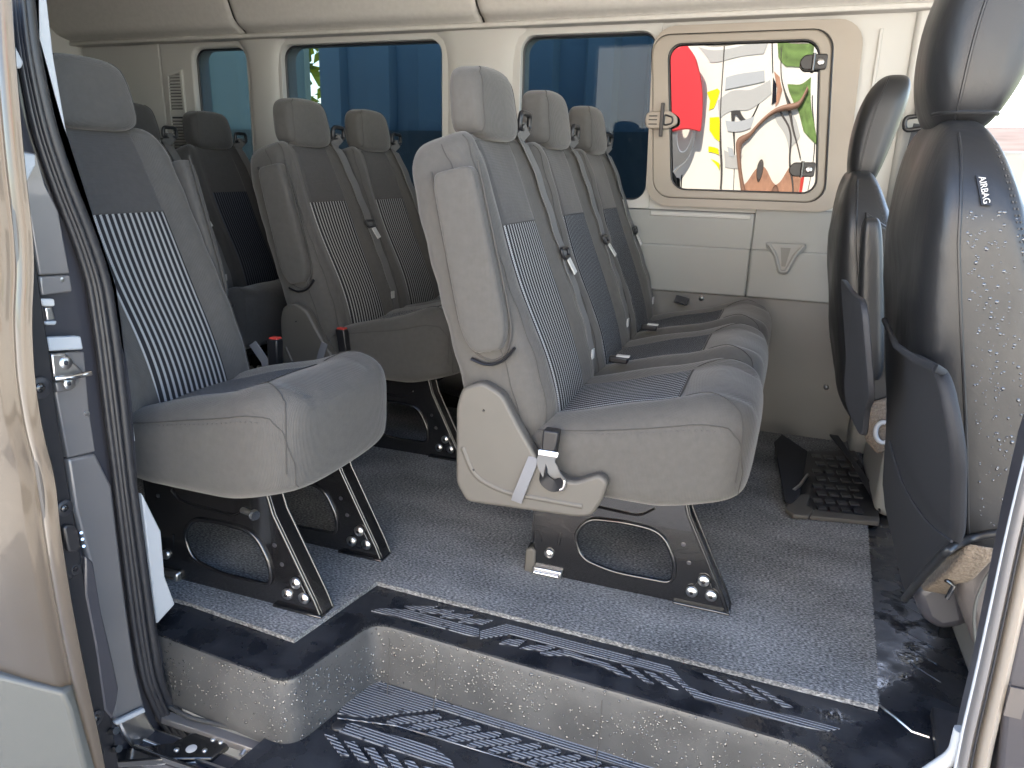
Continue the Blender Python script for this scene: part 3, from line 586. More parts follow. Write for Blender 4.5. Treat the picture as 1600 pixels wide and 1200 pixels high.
def passenger_seat(t, x0, yc, hw=.212, arm=0, belt=0, insert='stripe', fab='fabric', fine=True, belt_side=1):
    f, L, u, nv = back_fn(x0, yc, hw); bp = Pillow(f, 4.5, 7); hp = (80, 64) if fine else (48, 40)
    back = obj('backrest', *bp.mesh(*hp), fab, t)
    patch(bp, -.53, .53, -.84, .40, .0016, 'backrest_insert', insert, back, scale=(hw, L/2), tr=.0)
    patch(bp, -.50, .50, .405, .93, .0012, 'backrest_centre_panel', 'fabric_mid' if fab == 'fabric' else fab, back, scale=(hw, L/2))
    mb = MB()
    for s in (-1, 1):
        mb.add(*tube(line_on(bp, [(s*.54, -.95), (s*.54, .92), (s*.50, .965)], .0012), .0011, 5))
        mb.add(*tube(line_on(bp, [(s*.88, -.9), (s*.88, .80), (s*.80, .95)], .0006), .0013, 5))
        mb.add(*tube(line_on(bp, [(-.93, .35), (.80, .35), (.93, .1)], .0006, mode='side', sgn=s), .0009, 5))
    mb.add(*tube(line_on(bp, [(-.53, .402), (.53, .402)], .0012), .0014, 5))
    mb.build('seam', 'seam', back, kind='stuff')
    # cushion
    cp_ = Pillow(cush_fn(x0, yc, hw*1.01), 4.5, 6.5)
    cu = obj('seat_cushion', *cp_.mesh(*hp), fab, t)
    patch(cp_, -.56, .56, -.72, .34, .0016, 'cushion_insert', insert, cu, scale=(hw, .222))
    mb = MB()
    mb.add(*tube(line_on(cp_, [(-.57, -.9), (-.57, .36), (.57, .36), (.57, -.9)], .001, n=90), .0015, 5))
    for s in (-1, 1):
        mb.add(*tube(line_on(cp_, [(-.93, .66), (.80, .66), (.90, .5), (.955, .1), (.955, -.6)], .0008, mode='side', sgn=s, n=60), .0010, 5))
        mb.add(*tube(line_on(cp_, [(s*.57, .36), (s*.66, .62), (s*.80, .86), (s*.9, .93)], .001), .0010, 5))
    mb.build('seam', 'seam', cu, kind='stuff')
    st = MB()
    for s in (-1,):
        Q = line_on(cp_, [(-.88, .60), (.78, .60)], .001, mode='side', sgn=s, n=70)
        for k in range(0, 68, 2): st.add(*tube([Q[k], Q[k]*.35+Q[k+1]*.65], .0008, 4))
    if fine: st.build('stitching', 'stitch', cu, kind='stuff')
    # headrest
    hpz = Pillow(headrest_fn(x0, yc), 4.6, 4.2); hr = obj('headrest', *hpz.mesh(56, 40), fab, t)
    mb = MB()
    for s in (-1, 1):
        mb.add(*tube(line_on(hpz, [(s*.86, -.90), (s*.87, 0), (s*.80, .80), (s*.62, .95)], .0008), .0010, 5))
    mb.build('seam', 'seam', hr, kind='stuff')
    for s in (-1, 1):
        obj('headrest_post', *tube([(x0-.600, yc+s*.05, .925), (x0-.598, yc+s*.05, .962)], .007, 10), 'chrome', hr)
        obj('headrest_collar', *disc((x0-.602, yc+s*.05, .936), (0, 0, 1), .016, .010, 14), 'black_plastic', hr)
    if arm:
        s = arm; yf = yc+s*hw*.985
        # folded armrest on the side of the backrest
        A0 = np.array([x0-.500, .545]); A1 = np.array([x0-.578, .885]); ua = (A1-A0)/np.linalg.norm(A1-A0); na = np.array([ua[1], -ua[0]]); La = np.linalg.norm(A1-A0)
        def af(a, b, c):
            t_ = (b+1)/2; w = .050-.006*t_; w = w*np.where(b < -.55, np.sqrt(np.clip(1-((-b-.55)/.50)**2*.72, .04, 1)), 1)
            m_ = A0+(A1-A0)*t_[:, None]; x = m_[:, 0]+na[0]*a*w; z = m_[:, 1]+na[1]*a*w
            return np.stack([x, yf+s*(.004+.021*c), z], 1)
        ar = Pillow(af, 5, 9); ao = obj('armrest', *ar.mesh(56, 44), fab, t)
        ring = []
        for k in np.linspace(0, 1, 60): 
            th = math.pi*(1.5-2*k) if False else None
        outl = [(-1.12, 1.03), (-1.12, -.55), (-1.0, -.82), (-.6, -1.03), (0, -1.13), (.6, -1.08), (1.05, -.85), (1.13, -.5), (1.12, 1.03)]
        P = [A0+(A1-A0)*(b+1)/2+na*a*(.050-.006*(b+1)/2) for a, b in outl]
        P = fillet(P, .03, 5); obj('armrest_surround', *tube([(p[0], yf+s*.002, p[1]) for p in P], .0028, 8), 'seam' , ao)
        P2 = [A0+(A1-A0)*(b+1)/2+na*a*(.050-.006*(b+1)/2) for a, b in [(-.8, -1.06), (-.2, -1.16), (.5, -1.14), (1.1, -1.0)]]
        obj('armrest_slot', *tube([(p[0], yf+s*.010, p[1]) for p in fillet(P2, .02, 5)], .0055, 8, flat=.6), 'black_plastic', ao)
        Q = line_on(ar, [(.50, -.8), (.50, .9)], .0006, sign=s if False else (1 if s > 0 else -1)) if False else None
    if belt:
        s = belt_side
        top = bp.front(s*.60, .97, .012)[0]
        pts = bp.front(s*np.linspace(.72, .93, 40), np.linspace(.95, -.93, 40), .008)
        g0 = np.array([x0-.570, yc+s*hw*.74, .990])
        path = np.concatenate([[g0+(-.006, 0, .0)], [g0+(.006, 0, -.012)], pts]); 
        bo = obj('seat_belt', *strap(path, .040, .0022, (0, 1, 0)), 'belt', t)
        back_path = np.array([g0+(-.004, 0, .002), g0+(-.02, 0, -.03), g0+(-.026, 0, -.07)]); obj('belt_return', *strap(back_path, .040, .002, (0, 1, 0)), 'belt', bo)
        # guide loop
        gl = fillet([(g0[0], g0[1]-.030, g0[2]+.022), (g0[0], g0[1]+.030, g0[2]+.022), (g0[0]-.002, g0[1]+.034, g0[2]-.012), (g0[0]-.002, g0[1]-.034, g0[2]-.012)], .012, 6, True)
        go = obj('belt_guide', *tube(gl, .0065, 8, closed=True), 'black_plastic', t)
        obj('guide_stem', *prism([(g0[0]-.012, g0[1]-.026, g0[2]-.015), (g0[0]-.012, g0[1]+.026, g0[2]-.015), (g0[0]-.018, g0[1]+.020, .92), (g0[0]-.018, g0[1]-.020, .92)], (-.012, 0, 0)), 'trim', go, bevel=.003)
        # tongue
        k = 2+int(40*.43); c = path[k]; T = path[k+1]-path[k-1]; T /= np.linalg.norm(T)
        n_ = np.array([.95, 0, .3])
        tg = fillet([c+T*-.012+(0, -.028, 0), c+T*-.012+(0, .028, 0), c+T*.010+(0, .024, 0), c+T*.010+(0, -.024, 0)], .008, 5, True)+n_*.004
        to = obj('belt_tongue', *tube(tg, .0045, 8, closed=True), 'black_plastic', t)
        obj('tongue_plate', *strap([c+T*.014+n_*.006+(0, .004, 0), c+T*.052+n_*.012+(0, .008, 0)], .024, .003, (0, 1, 0)), 'white_tag', to)
        # child seat anchor badge at the foot of the backrest
        q = bp.front(s*.80, -.62, .003)[0]
        obj('anchor_tag', *box(q[0]-.001, q[0]+.002, q[1]-.010, q[1]+.010, q[2]-.012, q[2]+.012), 'white_tag', t)
    return bp, cp_
def side_shield(t, x0, yf, s, name='side_shield'):
    pts = fillet([(x0+a, b) for a, b in [(-.560, .430), (-.548, .470), (-.505, .488), (-.462, .468), (-.425, .405), (-.385, .345), (-.350, .318), (-.312, .308), (-.285, .322), (-.262, .334), (-.243, .322), (-.250, .285), (-.270, .244), (-.300, .236), (-.535, .225), (-.560, .262)]], .014, 4, True)
    sh = obj(name, *prism([(p[0], yf, p[1]) for p in pts], (0, s*.030, 0)), 'trim', t, bevel=.007, seg=3)
    # raised crescent rib moulded in the shield
    rp = fillet([(x0-.545, .345), (x0-.520, .285), (x0-.455, .262), (x0-.345, .262), (x0-.29, .262)], .03, 6)
    obj('shield_rib', *tube([(p[0], yf+s*.029, p[1]) for p in rp], .006, 8, flat=.6), 'trim', sh)
    e = [p for p in pts if p[0] > x0-.50 and p[1] > .30]
    for a, b in ((-.50, .43), (-.52, .30), (-.30, .262)):
        obj('shield_clip', *disc((x0+a, yf+s*.029, b), (0, s, 0), .0028, .003, 8), 'black_plastic', sh)
    return sh
def leg_frame(t, x0, y, s=-1, bolts=True):
    """black steel side frame, 4 mm plate with a big rounded hole, folded flanges, bolts"""
    out = [(x0+a, b) for a, b in [(.002, .012), (-.012, .040), (-.098, .215), (-.110, .262), (-.435, .262), (-.432, .060), (-.447, .040), (-.450, .010), (-.36, .004), (-.09, .006)]]
    inn = fillet([(x0+a, b) for a, b in [(-.118, .050), (-.118, .100), (-.150, .165), (-.225, .172), (-.310, .165), (-.340, .120), (-.322, .066), (-.250, .048)]], .035, 8, True)
    inn = [tuple(p) for p in inn]; c = (x0-.235, .112)
    pl = obj('leg_frame', *holed(out, inn, c, y-.002, y+.002), 'black_metal', t, bevel=.001)
    lip = np.array([(p[0], y+s*.004, p[1]) for p in inn]); obj('hole_lip', *tube(lip, .0048, 8, closed=True), 'black_metal', pl)
    # sloping front flange and rear flange
    fl = [(x0+.002, .004), (x0-.012, .040), (x0-.098, .215), (x0-.110, .26)]
    V, F = strap(np.array([(a, y+.016, b) for a, b in fl]), .036, .003, (0, 1, 0)); obj('front_flange', V, F, 'black_metal', pl, bevel=.001)
    obj('flange_edge', *tube([(a-.004, y-.004, b) for a, b in fl], .0035, 8), 'black_metal', pl)
    obj('flange_edge', *tube([(a+.001, y+.034, b) for a, b in fl], .003, 8), 'black_metal', pl)
    V, F = strap(np.array([(x0-.452, y+.012, .004), (x0-.450, y+.012, .05), (x0-.436, y+.012, .09), (x0-.436, y+.012, .26)]), .028, .003, (0, 1, 0)); obj('rear_flange', V, F, 'black_metal', pl)
    obj('frame_crease', *tube(fillet([(x0-.36, y+s*.002, .222), (x0-.34, y+s*.003, .198), (x0-.20, y+s*.003, .192), (x0-.17, y+s*.002, .215)], .02, 5), .0045, 8, flat=.6), 'black_metal', pl)
    obj('foot', *box(x0-.115, x0+.004, y-.012, y+.034, .0, .012), 'black_metal', pl, bevel=.003)
    la = obj('rear_latch', *box(x0-.430, x0-.362, y-.014, y+.026, .0, .026), 'steel', pl, bevel=.004)
    obj('latch_cover', *prism([(x0-.452, y-.008, .004), (x0-.428, y-.008, .004), (x0-.426, y-.008, .060), (x0-.436, y-.008, .068), (x0-.450, y-.008, .062)], (0, .03, 0)), 'trim', la, bevel=.004)
    obj('latch_pin', *tube([(x0-.425, y-.016, .014), (x0-.368, y-.016, .014)], .004, 8), 'chrome', la)
    tri = fillet([(x0-.052, y+s*.003, .088), (x0-.096, y+s*.003, .030), (x0-.022, y+s*.003, .030)], .012, 5, True)
    obj('bolt_plate', *prism(tri, (0, s*.003, 0)), 'black_metal', pl, bevel=.001)
    for a, b in ((-.056, .073), (-.078, .042), (-.038, .042)):
        bo = obj('bolt', *disc((x0+a, y+s*.005, b), (0, s, 0), .0125, .006, 18, .4), 'steel', pl)
        obj('bolt_socket', *disc((x0+a, y+s*.0125, b), (0, s, 0), .0045, .0012, 6), 'black_metal', bo)
    obj('bolt', *disc((x0-.395, y+s*.003, .062), (0, s, 0), .011, .006, 18, .3), 'steel', pl)
    for a, b in ((-.105, .145), (-.09, .105), (-.40, .20)):
        obj('bolt_hole', *disc((x0+a, y+s*.002, b), (0, s, 0), .0050, .0008, 12), 'darkgap', pl)
    for a in (-.415, -.375):
        obj('pressed_rib', *tube([(x0+a, y+s*.002, .085), (x0+a*1.0+(a+.395)*.25, y+s*.002, .115)], .0028, 6), 'black_metal', pl)
    return pl
def underframe(t, x0, y0, y1):
    obj('cross_tube', *tube([(x0-.13, y0+.02, .243), (x0-.13, y1-.02, .243)], .014, 12), 'black_metal', t)
    obj('cross_tube', *tube([(x0-.41, y0+.02, .243), (x0-.41, y1-.02, .243)], .014, 12), 'black_metal', t)
    obj('seat_pan', *box(x0-.41, x0-.10, y0+.03, y1-.03, .252, .262), 'black_metal', t, bevel=.003)
def buckle(t, p, lean=0, up=.07, name='buckle', red=True, body='black_plastic'):
    x, y, z = p
    b = obj(name, *prism([(x-.014, y-.012, z), (x+.014, y-.012, z), (x+.016+lean, y-.013, z+up), (x-.016+lean, y-.013, z+up)], (0, .026, 0)), body, t, bevel=.004)
    if red: obj('release_button', *box(x-.012+lean, x+.013+lean, y-.009, y+.011, z+up-.004, z+up+.004), 'red', b, bevel=.002)
    return b
# -- triple bench at the driver's side, nearest the step
X1 = -.010; t1 = thing('bench_seat', 'front three-seat bench of grey striped fabric, right of the aisle, on black steel frames', 'bench seat', (X1-.25, 1.93, 0), 'passenger seats with striped inserts')
for i, yc in enumerate((1.497, 1.928, 2.359)):
    passenger_seat(t1, X1, yc, arm=-1 if i == 0 else 0, belt=1, insert='stripe' if i == 0 else 'stripe_fine')
side_shield(t1, X1, 1.285, -1)
leg_frame(t1, X1, 1.405); leg_frame(t1, X1, 2.235); underframe(t1, X1, 1.405, 2.235)
# hanging belt, buckle and stiff pale strap at the near side of the bench
bk = buckle(t1, (X1-.365, 1.268, .352), .004, .055, red=False); obj('buckle_slot', *box(X1-.384, X1-.342, 1.251, 1.256, .355, .368), 'chrome', bk, bevel=.002)
obj('buckle_webbing', *strap(fillet([(X1-.362, 1.262, .366), (X1-.368, 1.250, .345), (X1-.350, 1.243, .322), (X1-.340, 1.252, .308)], .02, 8), .036, .004, (1, 0, .1)), 'belt', t1)
obj('buckle_webbing', *strap(fillet([(X1-.372, 1.256, .335), (X1-.366, 1.240, .312), (X1-.345, 1.240, .300), (X1-.330, 1.250, .310)], .02, 8), .026, .004, (.3, 0, 1)), 'black_plastic', t1)
obj('anchor_ring', *tube(fillet([(X1-.352, 1.252, .318), (X1-.326, 1.250, .318), (X1-.328, 1.250, .292), (X1-.35, 1.250, .292)], .01, 5, True), .0035, 8, closed=True), 'steel', t1)
obj('anchor_strap', *strap([(X1-.392, 1.256, .348), (X1-.402, 1.247, .315), (X1-.420, 1.246, .262), (X1-.424, 1.250, .250)], .022, .003, (1, 0, .15)), 'belt_light', t1)
for yc in (1.712, 2.143):
    b = obj('buckle', *box(X1-.352, X1-.305, yc-.013, yc+.010, .440, .456), 'black_plastic', t1, bevel=.004); obj('release_button', *box(X1-.334, X1-.303, yc-.009, yc+.007, .4555, .459), 'white_tag', b)
obj('wall_belt_anchor', *strap([(X1-.315, 2.585, .47), (X1-.27, 2.578, .462)], .026, .010, (0, .5, 1)), 'black_plastic', t1)
# -- single seat by the door
X2 = -.783; t2 = thing('single_seat', 'single grey seat with striped backrest nearest the door pillar, standing beside the entry step', 'seat', (X2-.25, 1.2, 0), 'passenger seats with striped inserts')
passenger_seat(t2, X2, 1.192, hw=.202, arm=1, belt=0)
leg_frame(t2, X2, 1.075); leg_frame(t2, X2, 1.315); underframe(t2, X2, 1.075, 1.315)
bb = buckle(t2, (X2-.375, 1.452, .395), .004, .075); obj('buckle_strap', *strap([(X2-.43, 1.44, .455), (X2-.40, 1.445, .41), (X2-.39, 1.445, .36)], .024, .003, (1, 0, .2)), 'belt_light', bb)
obj('recliner_bolt', *tube([(X2-.14, 1.03, .236), (X2-.105, 1.02, .238)], .006, 10), 'steel', t2)
obj('recliner_bolt', *disc((X2-.105, 1.020, .238), (.9, -.3, 0), .011, .008, 12), 'chrome', t2)
# -- pair behind the triple bench
X3 = -.858; t3 = thing('double_seat', 'two-seat bench with dark striped inserts, second row behind the front bench', 'bench seat', (X3-.25, 2.2, 0), 'passenger seats with striped inserts')
for i, yc in enumerate((2.045, 2.440)):
    passenger_seat(t3, X3, yc, hw=.200, arm=-1 if i == 0 else 0, belt=1, fine=False)
side_shield(t3, X3, 1.843, -1)
leg_frame(t3, X3, 1.940); leg_frame(t3, X3, 2.42); underframe(t3, X3, 1.94, 2.42)
buckle(t3, (X3-.335, 1.822, .335), -.01, .085)
obj('anchor_strap', *strap([(X3-.395, 1.805, .375), (X3-.41, 1.800, .33), (X3-.425, 1.800, .275)], .022, .003, (1, 0, .15)), 'belt_light', t3)
# -- rear rows, their shade put into darker cloth colours
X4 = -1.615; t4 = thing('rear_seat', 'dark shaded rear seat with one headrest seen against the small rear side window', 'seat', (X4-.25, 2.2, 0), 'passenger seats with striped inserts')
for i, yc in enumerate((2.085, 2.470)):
    passenger_seat(t4, X4, yc, hw=.200, arm=-1 if i == 0 else 0, belt=1, fab='fabric_mid', insert='stripe_shaded', fine=False)
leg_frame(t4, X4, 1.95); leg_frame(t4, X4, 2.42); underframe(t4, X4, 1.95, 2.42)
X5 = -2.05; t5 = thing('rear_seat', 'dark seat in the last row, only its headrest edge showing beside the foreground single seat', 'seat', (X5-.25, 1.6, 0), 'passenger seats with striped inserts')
passenger_seat(t5, X5, 1.62, hw=.200, arm=0, belt=0, fab='fabric_mid', insert='stripe_shaded', fine=False)
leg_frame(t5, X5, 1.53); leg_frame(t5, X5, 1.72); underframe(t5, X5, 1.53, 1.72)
# ------------------------------------------------------------------ front seats in black leather covers
def lofted_back(name, t, prof, yc, hw, m='leather', n=4, mm=5, shoulder=.28):
    """prof: rows (z, x_rear, x_front) from bottom to top"""
    Z = np.array([p[0] for p in prof]); XR = np.array([p[1] for p in prof]); XF = np.array([p[2] for p in prof])
    def F(a, b, c):
        z = Z[0]+(Z[-1]-Z[0])*(b+1)/2; xr = np.interp(z, Z, XR); xf = np.interp(z, Z, XF)
        k = (b+1)/2; w = hw*(1-shoulder*np.clip((k-.72)/.28, 0, 1)**2.2)
        x = (xr+xf)/2+c*(xf-xr)/2+.004*np.sin(9*b+3*a)*(1-np.abs(a)); return np.stack([x, yc+a*w, z], 1)
    p = Pillow(F, n, mm); return p, obj(name, *p.mesh(88, 72), m, t)
def front_seat(t, x0, yc, hw, dz=0, dzh=0, hk=1.0):
    prof = [(.30, .24, .46), (.40, .215, .43), (.55, .185, .40), (.70, .160, .350), (.80, .150, .305), (.88, .150, .272), (.935, .153, .250), (.975, .158, .230)]
    prof = [(z+dz, x0+a, x0+b) for z, a, b in prof]
    p, bo = lofted_back('backrest', t, prof, yc, hw, n=5, mm=6)
    mb = MB()
    for cc in (-.42,):
        mb.add(*tube(p.side(np.linspace(-.95, .93, 60), np.full(60, cc)+.10*sm(.5, 1, np.linspace(-.95, .93, 60)), .0006, -1), .0022, 6))
    mb.build('piping', 'leather', bo)
    m2 = MB()
    for k, c2 in ((0, .55), (1, .62)):
        Q = p.side(np.linspace(-.2, .92, 90), np.full(90, c2), .001, -1)
        for j in range(0, 88, 2): m2.add(*tube([Q[j], Q[j]*.4+Q[j+1]*.6], .0009, 4))
    m2.build('stitching', 'stitch', bo, kind='stuff')
    # headrest
    def hf(a, b, c):
        k = (b+1)/2; cx = x0+.195+.045*k; hx = hk*(.048+.032*np.sin(np.clip(k, 0, 1)*math.pi*.7)); return np.stack([cx+c*hx+.010*b*b, yc+a*.135*hk*(1-.12*k*k), 1.10+dz+dzh+b*.145], 1)
    hp = Pillow(hf, 3.2, 3.6); ho = obj('headrest', *hp.mesh(72, 56), 'leather', t)
    obj('piping', *tube(hp.side(np.linspace(-.92, .92, 50), np.full(50, -.35), .0005, -1), .0022, 6), 'leather', ho)
    obj('piping', *tube([hp.side(np.array([-.80]), np.array([c]), .001, -1)[0] for c in np.linspace(-.8, .8, 20)], .003, 6), 'leather', ho)
    for s in (-.06, .06): obj('headrest_post', *tube([(x0+.190, yc+s, .93+dz), (x0+.20, yc+s, 1.02+dz+dzh)], .008, 10), 'chrome', ho)
    return p, hp, bo, ho
def droplets(pil, name, parent, n, ar, cr, sgn=-1, smin=.0010, smax=.0030, seed=3):
    rg = np.random.default_rng(seed); mb = MB(); th = np.arange(7)*2*math.pi/7
    cen = np.column_stack([rg.uniform(*ar, 26), rg.uniform(*cr, 26)])
    for k in range(n):
        b = rg.uniform(*ar); c = rg.uniform(*cr)
        if rg.random() > .28: b, c = cen[rg.integers(26)]+rg.normal(size=2)*(.09, .10)
        if not (ar[0] < b < ar[1] and cr[0] < c < cr[1]): continue
        q = pil.side(np.array([b]), np.array([c]), 0, sgn)[0]; r = rg.uniform(smin, smax)*rg.uniform(.5, 1)
        V = [q+np.array([math.cos(a)*r*rg.uniform(.8, 1.2), 0, math.sin(a)*r*rg.uniform(.8, 1.4)]) for a in th]+[q+np.array([math.cos(a)*r*.6, sgn*r*.45, math.sin(a)*r*.6]) for a in th]+[q+np.array([0, sgn*r*.6, 0])]
        mb.add(V, grid_faces(2, 7, True)+[(7+j, 7+(j+1) % 7, 14) for j in range(7)])
    return mb.build(name, 'drop', parent, kind='stuff')
ps = thing('front_seat', 'large black leather-covered front passenger seat beaded with water at the right edge', 'seat', (.3, 1.4, 0), 'front seats in black leather covers')
pp, ph, pb, phd = front_seat(ps, .035, 1.41, .255)
droplets(pp, 'water_drops', pb, 600, (-.97, .62), (-.30, .80)); 
tg = pp.side(np.array([.76, .645]), np.array([.02, .05]), .003, -1)
lab = obj('airbag_tag', *prism([tg[0]+np.array([-.006, 0, 0]), tg[0]+np.array([.006, 0, 0]), tg[1]+np.array([.006, 0, 0]), tg[1]+np.array([-.006, 0, 0])], (0, -.002, 0)), 'black_plastic', pb)
cu = bpy.data.curves.new('airbag_text', 'FONT'); cu.body = 'AIRBAG'; cu.size = .0115; cu.extrude = .0004; cu.align_x = 'CENTER'; cu.align_y = 'CENTER'; cu.materials.append(M_['white_tag'])
tx0 = bpy.data.objects.new('airbag_text', cu); COL.objects.link(tx0); bpy.context.view_layer.update()
tme = bpy.data.meshes.new_from_object(tx0.evaluated_get(bpy.context.evaluated_depsgraph_get())); bpy.data.objects.remove(tx0)
tx = bpy.data.objects.new('lettering', tme); COL.objects.link(tx); tx.parent = pb
mid = (tg[0]+tg[1])/2-np.array([0, .0035, 0]); dv = Vector(tg[1]-tg[0]).normalized(); nrm = Vector((0, -1, 0)); nrm = (nrm-dv*nrm.dot(dv)).normalized(); yv = nrm.cross(dv)
mt = Matrix((dv, yv, nrm)).transposed().to_4x4(); tx.rotation_euler = mt.to_euler(); tx.location = Vector(mid)-origin(pb)
# rear pocket, hanging cover hem and fleece
pk = obj('seat_pocket', *prism(fillet([at(*p, 0, v+.012) for p, v in [((1382, 505), .195), ((1400, 540), .19), ((1462, 575), .19), ((1487, 700), .22), ((1487, 845), .265), ((1452, 875), .275), ((1412, 935), .29), ((1395, 850), .27), ((1376, 770), .24), ((1384, 650), .215)]], .05, 6, True), (.02, 0, 0)), 'suede', ps, bevel=.009, seg=4)
obj('pocket_seam', *tube(fillet([at(*p, 0, v) for p, v in [((1390, 690), .214), ((1410, 760), .226), ((1450, 820), .248), ((1487, 846), .258)]], .06, 6), .002, 6), 'suede', pk)
obj('pocket_hem', *tube([at(*p, 0, v) for p, v in [((1382, 500), .190), ((1400, 540), .184), ((1430, 562), .184), ((1462, 575), .185), ((1475, 582), .22)]], .005, 8), 'suede', pk)
hem = [at(1413, 936, 0, .285), at(1447, 895, 0, .275), at(1482, 858, 0, .272), at(1512, 842, 1, 1.165), at(1562, 831, 1, 1.16), at(1620, 832, 1, 1.16)]
obj('cover_hem', *tube(fillet(hem, .03, 5), .0065, 8), 'leather', ps)
obj('fleece_lining', *prism([at(*p, 0, .305) for p in [(1420, 925), (1447, 898), (1472, 870), (1510, 848), (1502, 870), (1478, 898), (1450, 918), (1428, 927)]], (.04, 0, 0)), 'fur', ps, bevel=.012, seg=3)
sbm = [at(*p, 1, 1.20) for p in [(1490, 850), (1640, 832), (1700, 1200), (1580, 1130), (1530, 1030), (1502, 950)]]
obj('seat_base', *prism(sbm, (0, .40, 0)), 'seatbase', ps, bevel=.02, seg=3)
obj('base_trim', *tube(fillet([at(*p, 1, 1.19) for p in [(1600, 856), (1545, 890), (1520, 950), (1525, 1010)]], .04, 6), .0025, 8), 'cladding', ps)
obj('seat_riser', *box(.42, .80, 1.22, 1.62, -.004, .18), 'darkwall', ps, bevel=.03, seg=3)
obj('riser_duct', *prism([at(*p, 1, 1.30) for p in [(1425, 925), (1500, 880), (1520, 980), (1470, 990), (1440, 970)]], (0, .2, 0)), 'darkgap', ps, bevel=.02, seg=3)
obj('seat_cushion', *box(.44, .92, 1.16, 1.66, .20, .40), 'leather', ps, bevel=.06, seg=5)
obj('slide_lever', *tube([at(1478, 906, 1, 1.2), at(1490, 915, 1, 1.2), at(1480, 935, 1, 1.2)], .004, 8), 'black_metal', ps)
ds = thing('front_seat', 'black leather-covered driver seat with folded armrest behind the wet passenger seat', 'seat', (.3, 2.2, 0), 'front seats in black leather covers')
dp, dh, db, dhd = front_seat(ds, -.02, 2.255, .245, dz=-.065, dzh=-.03, hk=.68)
def arf(a, b, c):
    t_ = (b+1)/2; w = .034*(1-.3*t_); return np.stack([.275-.055*t_+.0+a*w-.02, 1.985+c*.030, .40+.40*t_], 1)
arp = Pillow(arf, 3.5, 5); obj('armrest', *arp.mesh(48, 40), 'leather', ds)
obj('seat_pocket', *prism(fillet([at(*p, 0, v) for p, v in [((1313, 434), .125), ((1330, 458), .125), ((1345, 470), .125), ((1358, 622), .16), ((1350, 640), .17), ((1346, 690), .18), ((1322, 636), .15), ((1318, 600), .14), ((1322, 560), .135)]], .04, 6, True), (.010, 0, 0)), 'suede', ds, bevel=.004)
obj('seat_side_cover', *prism([at(*p, 1, 2.0) for p in [(1352, 330), (1395, 360), (1393, 620), (1362, 630), (1350, 500)]], (0, .02, 0)), 'leather', ds, bevel=.008, seg=3)
obj('seat_base', *prism([at(*p, 1, 2.0) for p in [(1358, 630), (1394, 620), (1394, 700), (1372, 712), (1352, 690)]], (0, .3, 0)), 'fur', ds, bevel=.01, seg=3)
obj('recliner_ring', *tube([at(1380+12*math.cos(a), 676+16*math.sin(a), 1, 1.985) for a in np.linspace(1.2, 5.0, 20)], .006, 8), 'whitetrim', ds)
obj('seat_riser', *box(.33, .75, 2.05, 2.45, -.004, .25), 'greyplastic', ds, bevel=.03, seg=3)
obj('seat_cushion', *box(.38, .88, 2.03, 2.50, .25, .42), 'leather', ds, bevel=.06, seg=5)
# ------------------------------------------------------------------ rear jamb of the doorway
XJ = -1.03
jamb = obj('door_jamb', *trace([(0, -40), (60, -40), (62, 60), (100, 200), (140, 350), (185, 470), (205, 620), (215, 760), (240, 960), (262, 1060), (300, 1140), (340, 1180), (180, 1240), (124, 1240), (92, 1000), (30, 600), (16, 300)], 0, XJ-.012, -.05), 'darkgap', kind='structure', smooth=False)
def jp(name, pts, m, x=XJ, d=.014, bevel=.003, parent=jamb, seg=3): return obj(name, *trace(pts, 0, x, -d), m, parent, bevel=bevel, seg=seg)
jp('jamb_panel', [(36, 235), (58, 240), (72, 290), (92, 330), (104, 395), (110, 428), (62, 430), (40, 300)], 'jamb')
jp('jamb_panel', [(62, 432), (110, 430), (114, 456), (66, 462)], 'jamb', x=XJ+.003)
jp('white_wedge', [(12, 58), (22, 66), (38, 98), (34, 108), (16, 104)], 'whitetrim', x=XJ+.01)
jp('white_wedge', [(34, 238), (56, 241), (57, 258), (40, 290)], 'whitetrim', x=XJ+.01)
jp('latch_block', [(64, 467), (86, 467), (87, 479), (68, 479)], 'white_tag', x=XJ+.008, d=.01)
jp('latch_block', [(70, 480), (82, 479), (88, 500), (74, 503)], 'steel', x=XJ+.004, d=.01)
jp('latch_block', [(70, 503), (90, 501), (88, 508), (73, 508)], 'whitetrim', x=XJ+.010, d=.01)
jp('jamb_ledge', [(75, 527), (127, 525), (131, 546), (78, 549)], 'whitetrim', x=XJ+.012)
jp('jamb_panel', [(78, 551), (132, 549), (140, 640), (150, 706), (106, 716), (84, 600)], 'jamb')
jp('jamb_panel', [(106, 717), (150, 708), (176, 760), (184, 830), (196, 930), (212, 1040), (228, 1108), (180, 1128), (168, 1040), (140, 880), (118, 800)], 'jamb', bevel=.006)
jp('jamb_recess', [(184, 1124), (224, 1108), (248, 1150), (262, 1172), (214, 1172), (196, 1150)], 'steel', x=XJ+.006, bevel=.004)
jp('jamb_recess_rim', [(180, 1128), (226, 1106), (229, 1113), (184, 1134)], 'whitetrim', x=XJ+.012, d=.01)
sk = jp('striker', [(80, 553), (104, 552), (112, 562), (128, 578), (134, 584), (131, 591), (90, 596), (84, 590)], 'steel', x=XJ+.014, d=.010)
jp('striker_plate', [(86, 597), (124, 592), (126, 598), (112, 610), (90, 614)], 'jamb', x=XJ+.010, d=.01, parent=sk)
obj('striker_bar', *tube([at(86, 591, 0, XJ+.02), at(110, 590, 0, XJ+.030), at(141, 583, 0, XJ+.026)], .0045, 8), 'chrome', sk)
for p in ((103, 567), (108, 599)): obj('screw', *disc(at(*p, 0, XJ+.014), (1, 0, 0), .010, .003, 16, .2), 'steel', sk); obj('screw_socket', *disc(at(*p, 0, XJ+.018), (1, 0, 0), .004, .001, 6), 'darkgap', sk)
